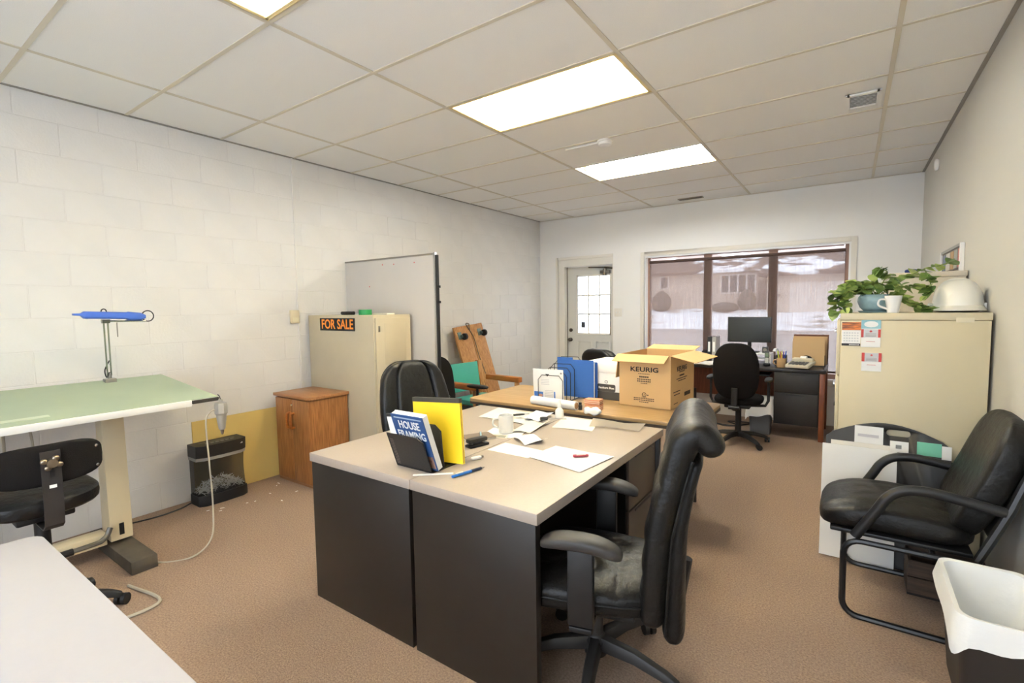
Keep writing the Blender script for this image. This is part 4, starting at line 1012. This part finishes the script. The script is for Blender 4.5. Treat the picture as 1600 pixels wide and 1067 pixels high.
# hard hat
def hard_hat():
    t = T('hard_hat','white plastic hard hat on top of the filing cabinet','hard hat',(.485,3.62,CT))
    hm = mat('hat_white',(238,234,222),.28,coat=.2)
    def fn(u,v):
        a = 2*PI*u; ph = v*PI/2; rx = .108*math.cos(ph)**.75 if v < 1 else 0; ry = .135*math.cos(ph)**.75 if v < 1 else 0
        zz = .035+.145*math.sin(ph)**1.05
        rid = .006*max(0,1-abs(math.cos(a))*8*0-abs(math.sin(a))*6)*math.sin(ph)
        return (rx*math.cos(a), ry*math.sin(a), zz+rid)
    B().grid(fn,48,16).make('shell', hm, t, smooth=60)
    def br(u,v):
        a = 2*PI*u; ext = .010+.035*max(0,-math.sin(a))**2
        r = 1+v*ext/.11; return (.108*r*math.cos(a), .135*r*math.sin(a), .036-.030*v*(1+.2*math.sin(a)))
    B().grid(br,48,3).make('brim', hm, t, solid=.003, smooth=60)
    for s in (-1,1): B().b2(s*.112-.012,s*.112+.012,-.03,.03,.012,.05).make('side_slot', hm, t, bevel=.006)
    B().tube([(.085*math.cos(2*PI*k/24),.11*math.sin(2*PI*k/24),.014) for k in range(24)],.012,8,closed=True,flat=1).make('headband', mat('dark_headband',(60,54,48),.7), t)
    B().sell((-.105,-.06,.02),(.012,.014,.014),.8,None,14,8).make('adjuster', mat('lime_plastic',(190,206,90),.4), t)
hard_hat()
mug('coffee_mug','white tapered mug beside the blue plant pot',(.195,3.435,CT),math.radians(200),.040,.095,white,.68)
# pothos plant
def plant():
    t = T('potted_plant','trailing green pothos in a glazed blue-grey pot','plant',(.12,3.56,CT))
    potm = mat('blue_grey_glaze',(150,178,184),.25,var=(14,.15),bump=(40,.25))
    B().lathe([(0,.008),(.055,.008),(.075,.03),(.088,.065),(.084,.09),(.072,.105),(.066,.104),(.076,.088),(.07,.08),(0,.08)],n=36).make('pot', potm, t, smooth=60)
    B().lathe([(0,0),(.075,0),(.085,.010),(.078,.010),(.07,.0075),(0,.0075)],n=36).make('saucer', potm, t)
    B().lathe([(0,.0805),(.07,.0805),(.06,.088),(0,.092)],n=20).make('soil', mat('soil',(60,46,36),.95), t)
    stem_m = mat('vine_green',(120,140,66),.6); 
    lms = [mat('leaf_green',(130,156,78),.4,var=(20,.2)), mat('leaf_light',(176,192,108),.4,var=(20,.15)), mat('leaf_dark',(100,128,64),.4,var=(20,.2))]
    protos = []
    def lf(u,v):
        s = v; w = .5*math.sin(PI*s**.72)**.85*(1-.15*s) if 0 < s < 1 else 0
        x = (u-.5)*2*w; return (x, s-.05, -.22*s*s+.12*abs(x)+.03*math.sin(7*s))
    for m in lms: protos.append(B().grid(lf,6,8).make('leaf', m, t, smooth=60))
    used = [False]*3; random.seed(21)
    vines = [
     [(0,0,.09),(-.05,-.03,.15),(-.12,-.07,.15),(-.20,-.10,.11)],
     [(0,0,.09),(-.06,-.06,.13),(-.13,-.11,.08),(-.15,-.14,.02)],
     [(0,0,.09),(-.02,.0,.17),(-.02,-.02,.24)],
     [(0,0,.09),(.03,.02,.17),(.05,.0,.23),(.02,-.02,.25)],
     [(0,0,.09),(.06,.03,.16),(.14,.06,.20),(.22,.08,.245),(.32,.10,.27)],
     [(0,0,.09),(.08,-.02,.14),(.15,-.03,.14),(.20,-.03,.12)],
     [(.22,.08,.245),(.235,.05,.20),(.245,.0,.14),(.23,-.03,.09)],
     [(0,0,.09),(.09,-.05,.10),(.15,-.06,.05),(.19,-.07,.015),(.225,-.07,.012)],
     [(0,0,.09),(-.08,.0,.12),(-.16,-.02,.11),(-.19,-.09,.05),(-.19,-.14,.0)],
     [(0,0,.09),(-.05,.05,.16),(-.10,.08,.17)],
     [(0,0,.09),(.03,-.05,.15),(.0,-.09,.13)],
    ]
    sizes = [.066,.062,.075,.07,.075,.062,.062,.056,.058,.066,.056]
    for vi,v in enumerate(vines):
        pts = smooth_path(v,6); B().tube(pts,.0028,5).make('vine', stem_m, t)
        step = 1 if vi in (0,1,6,7,8) else 2
        for i in range(4,len(pts),step):
            for rep in range(2 if random.random() < .45 else 1):
                k = random.choice((0,0,1,2)); p = pts[i]
                if not used[k]: o = protos[k]; used[k] = True
                else: o = inst(protos[k], t)
                s = sizes[vi]*random.uniform(.75,1.15)
                dirx = (pts[min(i+1,len(pts)-1)]-pts[i-1]).normalized(); az = math.atan2(dirx.y,dirx.x)-PI/2+random.uniform(-1.3,1.3)
                o.location = p+Vector((0,0,.004)); o.scale = (s,s,s); o.rotation_euler = (random.uniform(-.9,.8), random.uniform(-.7,.7), az)
    for a in range(10):
        th = random.uniform(0,6.28); B().tube(smooth_path([(0,0,.088),(.04*math.cos(th),.04*math.sin(th),.12),(.075*math.cos(th),.075*math.sin(th),.10)]),.002,5).make('vine', stem_m, t)
plant()
# second cabinet behind, with a framed board above it
t = T('filing_cabinet','taller pale metal cabinet behind the beige filing cabinet','filing cabinet',(.40,4.55,0))
pale = mat('pale_metal',(218,208,192),.45); B().b2(-.19,.19,-.42,.42,0,1.60).make('body', pale, t, bevel=.003); B().b2(-.195,.195,-.425,.425,1.601,1.635).make('top', pale, t, bevel=.003)
for k in range(4): 
    d = B().b2(-.20,-.191,-.41,.41,.06+k*.38,.425+k*.38).make('drawer', pale, t, bevel=.002); B().b2(-.215,-.2005,-.08,.08,.33+k*.38,.35+k*.38).make('handle', chrome, d, bevel=.003)
t = T('framed_board','framed notice board with colourful cards on the right wall','notice board',(XR-.002,4.72,1.66))
B().b2(-.012,0,-.40,.40,0,.145).make('backing', mat('dark_backing',(92,84,78),.5), t)
for q in ((-.43,-.40),(.40,.43)): B().b2(-.022,0,q[0],q[1],-.02,.165).make('frame', white, t)
B().b2(-.022,0,-.40,.40,.145,.165).make('frame', steel, t)
for y0,y1,c in ((-.36,-.30,(190,120,110)),(-.27,-.14,(160,160,150)),(-.12,.0,(176,140,92)),(.03,.2,(200,196,188)),(.23,.34,(120,130,150))): B().b2(-.015,-.0122,y0,y1,.01,.135).make('card', mat('card_%d'%c[0],c,.6), t)
t = T('blue_pouch','dark blue pouch lying on the pale cabinet','pouch',(.33,4.25,1.6355)); B().sell((0,0,.014),(.035,.025,.014),.7).make('body', mat('navy_cap',(36,56,120),.5), t)

# portfolio case with boards
def portfolio():
    t = T('portfolio_case','black portfolio board with a cut-out handle leaning on the filing cabinet','portfolio',(.18,3.262,0),0)
    M = Matrix.Rotation(-math.radians(6.5),4,'X')
    pts = [(-.275,.0),(.275,.0),(.275,.68)]+[(.275-.55*k/16, .68+.10*math.sin(PI*(k+.6)/17.2)) for k in range(1,16)]+[(-.275,.68)]
    pm = mat('charcoal_board',(62,60,58),.5,var=(5,.1)); PM = M@frame((0,0,0),(1,0,0),(0,0,1))
    me = B().prism(pts,-.012,0,M=PM).make('panel', pm, t)
    # handle opening: a real slot, made by cutting the panel
    cut = B().prism(rrect(.105,.034,.0165),-.05,.05,M=M@frame((.055,0,.732),(1,0,0),(0,0,1))).make('cutter', pm, loc=(.18,3.262,0))
    md = me.modifiers.new('slot','BOOLEAN'); md.operation = 'DIFFERENCE'; md.object = cut; md.solver = 'EXACT'
    dg = bpy.context.evaluated_depsgraph_get(); nm = bpy.data.meshes.new_from_object(me.evaluated_get(dg)); me.modifiers.clear(); me.data = nm; bpy.data.objects.remove(cut)
    c1 = M@Vector((0,0,0))
    def item(name,x0,x1,z0,z1,y,m): return B().b2(x0,x1,y-.002,y,z0,z1,M).make(name, m, t)
    item('business_card',-.14,.0-.01,.655,.755,-.0005,paper)
    lab = item('label_tag',.02,.10,.63,.69,-.0005,paper); B().b2(.045,.07,-.0031,-.0026,.65,.67,M).make('print', greyc, lab)
    g = item('green_card',.135,.235,.63,.70,-.0005,mat('mint_card',(120,198,170),.6)); item('white_tag',.236,.275,.62,.69,-.0005,paper)
    b1 = tag(B().b2(-.29,.05,-.030,-.018,.0,.635,M).make('foam_board', paper, loc=(.18,3.252,.004)), 'white foam board propped against the portfolio','board')
    b2 = tag(B().b2(-.25,.02,-.015,-.009,.0,.66,M).make('foam_board', mat('ivory_board',(232,226,214),.7), loc=(.18,3.255,.002)), 'second ivory board between the foam board and portfolio','board')
    w = item('card_script',-.125,-.03,.695,.71,-.0029,mat('soft_print',(200,196,200),.7))
portfolio()
t = T('file_crate','dark wooden crate on the floor under the guest chair','crate',(.42,3.10,0)); B().b2(-.15,.15,-.09,.09,.0,.012).make('bottom', darkpanel, t)
dw_ = wood('dark_crate_wood',(84,66,52),(60,46,36),5,0,.6)
for s in (-1,1): 
    for k in range(2): B().b2(-.15,.15,s*.09-.006,s*.09+.006,.014+k*.085,.092+k*.085).make('plank', dw_, t)
    B().b2(s*.144-.006,s*.144+.006,-.083,.083,.012,.177).make('end', dw_, t)
# guest chair
def guest_chair():
    t = T('guest_chair','black leather guest chair on a sled frame by the right wall','chair',(.20,2.92,0),math.radians(180))
    # faces local +X ; world -X
    fm = blackm
    def sp(q):
        k = q.x/.27
        return (q.x, q.y, q.z+.022*math.sin(PI*(k+1)/2)*(1 if q.z > 0 else .2)-.055*max(0,k-.45)**1.5+.004*math.sin(q.y*60)*(1 if q.z > 0 else 0))
    B().sell((.015,0,.445),(.285,.245,.062),.42,sp,56,20,.6).make('seat', leather2, t)
    B().b2(-.25,.25,-.235,.235,.375,.395).make('seat_pan', black, t, bevel=.006)
    M = Matrix.Translation((-.215,0,.44))@Matrix.Rotation(-.36,4,'Y')
    def bp(q): 
        k = q.z/.27
        return (q.x-.02*(q.y/.24)**2*-1-.012*math.cos(k*1.5)+.0, q.y*(1-.05*max(0,k)**3), q.z)
    B().sell((0,0,.27),(.062,.25,.275),.42,bp,56,24,.5,M=M).make('backrest', leather2, t)
    B().b2(-.075,-.055,-.225,.225,.06,.46,M).make('back_panel', black, t, bevel=.006)
    for s in (-1,1):
        y = s*.275
        path = [(-.30,y,.010)]+[(.13,y,.010)]+arc((.13,.075),.065,-90,0,5,'xz',y)+arc((.13,.30),.065,0,90,5,'xz',y)+[(-.05,y,.365),(-.30,y,.365)]
        B().tube(path,.0135,8).make('sled_frame', fm, t)
        arm = [(.155,y,.385),(.08,y,.52)]+[(.045,y,.585),(.0,y,.625),(-.06,y,.64),(-.14,y,.637),(-.33,y,.605)]
        ap = B().tube(smooth_path(arm,4),.019,10,flat=1.15).make('armrest', black, t)
        B().tube([(-.255,y,.385),(-.30,y,.50),(-.345,y,.62),(-.42,y*.96,.86)],.017,8).make('back_post', fm, t)
    B().cyl((-.30,-.275,.010),(-.30,.275,.010),.0125,n=8).make('rear_bar', fm, t); B().cyl((-.12,-.275,.365),(-.12,.275,.365),.011,n=8).make('cross_bar', fm, t)
guest_chair()
# waste bin in the foreground
def bin_(name,label,loc,rx,ry,h,m,over,rz=0,label_=False,tap=.78):
    t = T(name,label,'waste bin',loc,rz)
    def ring(k,zz,off=0): 
        R0 = rrect(2*(rx*k+off),2*(ry*k+off),min(rx,ry)*.35*k,6); R0 = R0+[R0[0]]; o = []
        for i in range(len(R0)-1):
            L = math.hypot(R0[i+1][0]-R0[i][0],R0[i+1][1]-R0[i][1]); nn = 8 if i%7 == 6 else 1
            for q in range(nn): o.append((R0[i][0]+(R0[i+1][0]-R0[i][0])*q/nn, R0[i][1]+(R0[i+1][1]-R0[i][1])*q/nn, zz))
        return o
    def loft(levels):
        b = B(); n = len(levels[0]); vs = [p for L in levels for p in L]; fs = []
        for i in range(len(levels)-1):
            for j in range(n): fs.append((i*n+j,i*n+(j+1)%n,(i+1)*n+(j+1)%n,(i+1)*n+j))
        return b.add(vs,fs)
    o = loft([ring(tap*.02,.004),ring(tap,.004),ring(1,h)]); o.make('bin', m, t, smooth=40, solid=.002)
    n = len(ring(1,0))
    def hem(zbase,amp,ph): return [zbase+amp*math.sin(ph+3*2*PI*k/n)+amp*.5*math.sin(7*2*PI*k/n) for k in range(n)]
    hz = hem(h-over,min(.03,over*.35),.6)
    outer = [(p[0]*1.02,p[1]*1.02,hz[k]) for k,p in enumerate(ring(1,0,.018))]
    mid = [(p[0],p[1],h-.02+.004*math.sin(k*2.1)) for k,p in enumerate(ring(1,0,.013))]
    rim = ring(1,h+.010,.007); rim2 = ring(1,h+.007,-.008)
    inn = [(p[0],p[1],p[2]) for p in ring(.86,h*.62,0)]; inn2 = ring(.70,h*.30)
    bot = ring(.02,h*.24)
    loft([outer,mid,rim,rim2,inn,inn2,bot]).make('liner_bag', mat('white_liner',(240,240,238),.4,bump=(14,.5)), t, smooth=60)
    return t
bin_('waste_bin','black waste bin with white plastic liner in the right foreground',(.452,2.34,0),.125,.225,.395,mat('dark_brown_bin',(52,46,42),.5,var=(6,.15)),.085)
t = T('blue_wrapper','blue printed wrapper lying in the black waste bin','wrapper',(.50,2.30,.22)); B().box((0,0,0),(.075,.10,.02),R=Euler((.5,.4,.3)).to_matrix()).make('wrapper', mat('wrapper_blue',(54,84,130),.5), t, bevel=.005)

# ================================================================== WINDOW DESK
def window_desk():
    t = T('window_desk','long dark desk with red-brown legs under the window','desk',(-.985,6.22,0))
    dm = mat('black_desk_laminate',(44,40,38),.35)
    B().b2(-.80,.80,-.36,.36,.715,.75).make('top', dm, t, bevel=.004)
    for s in (-1,1):
        for e in (-1,1): B().b2(s*.77-.025,s*.77+.025,e*.325-.025,e*.325+.025,0,.714).make('leg', redwood, t, bevel=.004)
    B().b2(-.745,.745,.30,.318,.30,.714).make('modesty_panel', redwood, t)
    for s in (1,):
        B().b2(.33,.742,-.335,.295,.15,.712).make('pedestal', black, t)
        for z0,z1 in ((.155,.49),(.495,.708)): 
            d = B().b2(.333,.74,-.352,-.336,z0,z1).make('drawer', mat('black_drawer',(40,38,37),.5), t, bevel=.003); B().b2(.45,.62,-.358,-.3525,z1-.02,z1-.01).make('pull', black, d)
    B().b2(.0,.28,-.34,-.05,.655,.668).make('keyboard_tray', black, t, bevel=.002)
window_desk()
WD = .7505
t = T('computer_monitor','wide black computer monitor in front of the window','monitor',(-.975,6.33,WD+.125),math.radians(-2))
B().b2(-.238,.238,-.02,.012,.115,.415).make('casing', black, t, bevel=.004); B().b2(-.228,.228,-.0215,-.0203,.13,.405).make('screen', mat('monitor_screen',(46,48,46),.22), t)
B().cyl((0,.02,.01),(0,.02,.2),.022,n=14).make('neck', black, t); B().prism(rrect(.22,.16,.05),0,.010).make('stand_base', black, t)
t = T('monitor_riser','white desktop riser shelf under the monitor','shelf',(-.97,6.32,WD))
B().b2(-.24,.24,-.13,.13,.108,.122).make('shelf_board', white, t, bevel=.002); B().b2(-.24,.24,-.10,.12,.05,.06).make('middle_shelf', white, t)
for s in (-1,1): B().b2(s*.235-.007,s*.235+.007,-.12,.12,0,.107).make('side', white, t)
t = T('red_cube','small red box on the monitor riser','box',(-1.19,6.28,WD+.1225)); B().b2(-.02,.02,-.02,.02,0,.045).make('body', mat('red_small',(176,34,36),.5), t, bevel=.003)
t = T('speaker','small dark speaker on the riser under the monitor','speaker',(-.80,6.30,WD+.1225)); B().b2(-.03,.03,-.025,.025,0,.07).make('body', mat('speaker_grey',(72,72,72),.5), t, bevel=.006); B().cyl((0,-.0255,.035),(0,-.028,.035),.02,n=16).make('cone', steel, t)
for x,lb,c in ((-1.40,'black ring binder standing upright left of the monitor',(36,38,36)),(-1.345,'grey ring binder standing next to the black binder',(176,172,166))):
    t = T('ring_binder',lb,'binder',(x,6.33,WD)); m = mat('binder_%d'%c[0],c,.5)
    B().b2(-.022,.022,-.12,-.117,0,.30).make('spine', m, t); B().b2(-.022,-.019,-.117,.10,0,.30).make('cover', m, t); B().b2(.019,.022,-.117,.10,0,.30).make('cover', m, t); B().b2(-.017,.017,-.10,.095,.01,.285).make('papers', paper, t); B().b2(-.012,.012,-.1212,-.1205,.12,.24).make('spine_label', paper, t)
t = T('letter_tray','black two-tier letter tray at the left end of the window desk','letter tray',(-1.60,6.24,WD))
for z0 in (.01,.085): 
    B().b2(-.15,.15,-.16,.16,z0,z0+.005).make('tray', black, t); B().b2(-.13,.13,-.13,.13,z0+.006,z0+.025).make('papers', paper, t)
    for s in (-1,1): B().b2(s*.15-.003,s*.15+.003,-.16,.16,z0,z0+.05).make('tray_side', black, t)
for s in (-1,1): B().b2(s*.147-.004,s*.147+.004,.12,.15,0,.1).make('post', black, t)
t = T('cordless_phone','black cordless phone standing in its charging cradle','phone',(-.745,6.02,WD)); B().sell((0,0,.018),(.035,.04,.018),.6).make('cradle', black, t); B().b2(-.022,.022,-.012,.012,.02,.17).make('handset', mat('phone_grey',(74,76,74),.4), t, bevel=.006); B().b2(-.016,.016,-.0135,-.0122,.105,.15).make('display', mat('phone_lcd',(120,140,120),.3), t); B().b2(-.017,.017,-.0135,-.0122,.035,.095).make('keypad', mat('phone_keys',(200,200,196),.4), t)
t = T('desk_organiser','black desk organiser box behind the cordless phone','organiser',(-.62,6.16,WD)); B().b2(-.055,.055,-.05,.05,0,.12).make('body', black, t, bevel=.005); B().b2(-.05,.05,-.0515,-.0505,.02,.10).make('front', blackm, t)
t = mug('pen_mug','tan mug full of coloured pens on the window desk',(-.60,5.99,WD),math.radians(190),.046,.10,mat('tan_glaze',(196,160,116),.4))
for k,(dx,dy,c,lb) in enumerate(((-.02,0,(206,216,60),'lime highlighter in the tan pen mug'),(.0,.015,(226,200,60),'yellow pencil in the tan pen mug'),(.012,-.01,(110,70,150),'purple pen in the tan pen mug'),(.022,.012,(60,90,180),'blue pen in the tan pen mug'),(-.005,-.02,(200,110,60),'orange pen in the tan pen mug'))):
    o = T('pen',lb,'pen',(-.60+dx,5.99+dy,WD+.012)); B().cyl((-dx*.4,-dy*.4,0),(dx*.8,dy*.8,.15),.0055,n=8).make('barrel', mat('pen_c%d'%k,c,.4), o); B().cyl((dx*.8,dy*.8,.1503),(dx*.88,dy*.88,.165),.006,.004,n=8).make('cap', mat('pen_c%d'%k,c,.4), o)
def calculator():
    t = T('adding_machine','beige printing calculator on the right of the window desk','calculator',(-.42,5.98,WD),math.radians(-12))
    M = Matrix.Translation((0,0,.016))@Matrix.Rotation(.12,4,'X'); bm_ = mat('calc_beige',(214,204,180),.5)
    B().b2(-.11,.11,-.13,.13,.012,.045,M).make('body', bm_, t, bevel=.006); B().b2(-.10,.10,.06,.125,.045,.075,M).make('printer', bm_, t, bevel=.01)
    for i in range(5):
        for j in range(4): B().b2(-.085+i*.034,-.06+i*.034,-.11+j*.034,-.085+j*.034,.045,.052,M).make('key', mat('calc_key',(78,76,74),.5), t)
    B().cyl((-.03,.11,.10),(.03,.11,.10),.022,n=16).make('paper_roll', paper, t)
calculator()
t = T('folder_organiser','black desk organiser holding manila folders by the window','organiser',(-.36,6.32,WD))
B().b2(-.15,.15,-.11,.11,0,.008).make('base', black, t)
arch = [(-.06,0),(-.06,.06)]+[(-.06*math.cos(PI*k/8), .06+.05*math.sin(PI*k/8)) for k in range(1,8)]+[(.06,.06),(.06,0)]
B().prism([(p,q) for p,q in arch],-.003,0,M=frame((-.02,-.105,.008),(1,0,0),(0,0,1))).make('front_arch', black, t)
for k in range(4): B().b2(-.15,.15,-.055+k*.05-.001,-.055+k*.05+.001,.008,.12).make('divider', black, t)
man = mat('manila_folder',(200,168,124),.7); dkf = mat('brown_folder',(110,68,46),.6)
for k in range(4):
    o = T('file_folder',('front','second','third','rear')[k]+(' manila folder' if k < 3 else ' dark brown folder')+' in the organiser by the window','folder',(-.36,6.32-.08+k*.05,WD+.010),math.radians(random.uniform(-2,2)))
    B().b2(-.16,.145+.01*k,-.004,-.002,0,.265+.018*k).make('front_leaf', man if k < 3 else dkf, o); B().b2(-.16,.145+.01*k,.002,.004,0,.275+.018*k).make('back_leaf', man if k < 3 else dkf, o); B().b2(-.15,.14,-.0018,.0018,.002,.255).make('papers', paper2, o)
t = T('computer_mouse','black computer mouse near the desk front','mouse',(-.88,5.95,WD)); B().sell((0,0,.014),(.03,.052,.018),.8,lambda q:(q.x,q.y,max(-.013,q.z))).make('shell', black, t)
t = T('keyboard','pale grey keyboard in front of the monitor riser','keyboard',(-1.06,6.03,WD)); B().b2(-.2,.2,-.065,.065,0,.018).make('case', mat('kb_grey',(190,188,182),.5), t, bevel=.004)
for j in range(4): B().b2(-.19,.19,-.052+j*.028,-.030+j*.028,.018,.024).make('key_row', mat('kb_key',(210,208,204),.5), t)
t = T('gooseneck_lamp','small white gooseneck desk lamp at the end of the riser','lamp',(-.665,6.33,WD)); B().lathe([(0,0),(.045,0),(.045,.012),(0,.016)]).make('base', white, t); B().tube(smooth_path([(0,0,.01),(.0,0,.12),(-.01,-.02,.17),(-.03,-.06,.175)]),.007,8).make('neck', white, t); B().lathe([(.025,0),(.012,.03),(0,.032)],c=(-.03,-.07,.148)).make('shade', white, t)
t = T('paper_pile','loose paper pile on the left of the window desk','papers',(-1.36,5.98,WD))
for k in range(4): B().box((0,0,.002+k*.004),(.21,.28,.003),R=Euler((0,0,.2*k-.3)).to_matrix()).make('sheet', paper if k%2 else paper2, t)
t = T('computer_tower','black computer tower on the floor under the window desk','computer',(-1.62,5.97,0)); B().b2(-.09,.09,-.2,.2,0.01,.42).make('case', mat('tower_black',(38,38,42),.4), t, bevel=.006); B().b2(-.07,.07,-.204,-.2005,.30,.34).make('drive_bay', mat('tower_grey',(90,92,98),.4), t); B().cyl((0,-.2005,.38),(0,-.205,.38),.012,n=14).make('power_button', chrome, t)
for x in (-.06,.06): B().b2(x-.015,x+.015,-.18,.18,0,.0095).make('foot', black, t)
bin_('waste_bin','grey waste basket with white liner under the window desk',(-.79,5.98,0),.125,.10,.40,mat('grey_basket',(112,112,114),.5),.20)
tag(B().tube(smooth_path([(-1.45,6.3,.006),(-1.2,6.1,.006),(-1.05,6.2,.006),(-1.2,6.35,.006),(-.95,6.4,.006),(-1.1,6.15,.006),(-1.35,6.2,.006)]),.006,6).make('cable_tangle', black), 'tangle of black cables on the carpet under the window desk','cable')
t = T('side_stand','small grey equipment stand between the desk and the filing cabinet','stand',(.05,5.95,0))
B().b2(-.16,.16,-.2,.2,.42,.45).make('shelf', blackm, t, bevel=.003)
for sx in (-1,1):
    for sy in (-1,1): B().cyl((sx*.14,sy*.18,0),(sx*.14,sy*.18,.42),.010,n=8).make('leg', blackm, t)
t = T('printer','pale grey printer on the small stand beside the window desk','printer',(.05,5.95,.4505))
B().b2(-.155,.155,-.18,.18,0,.25).make('body', mat('printer_grey',(196,190,186),.5), t, bevel=.012); B().b2(-.12,.12,-.185,-.1805,.05,.11).make('paper_slot', black, t); B().box((0,.12,.32),(.2,.006,.2),R=Euler((.2,0,0)).to_matrix()).make('paper_sheet', paper, t); B().b2(-.15,.15,-.15,.0,.2505,.262).make('lid', mat('printer_dark',(92,88,86),.5), t, bevel=.004)
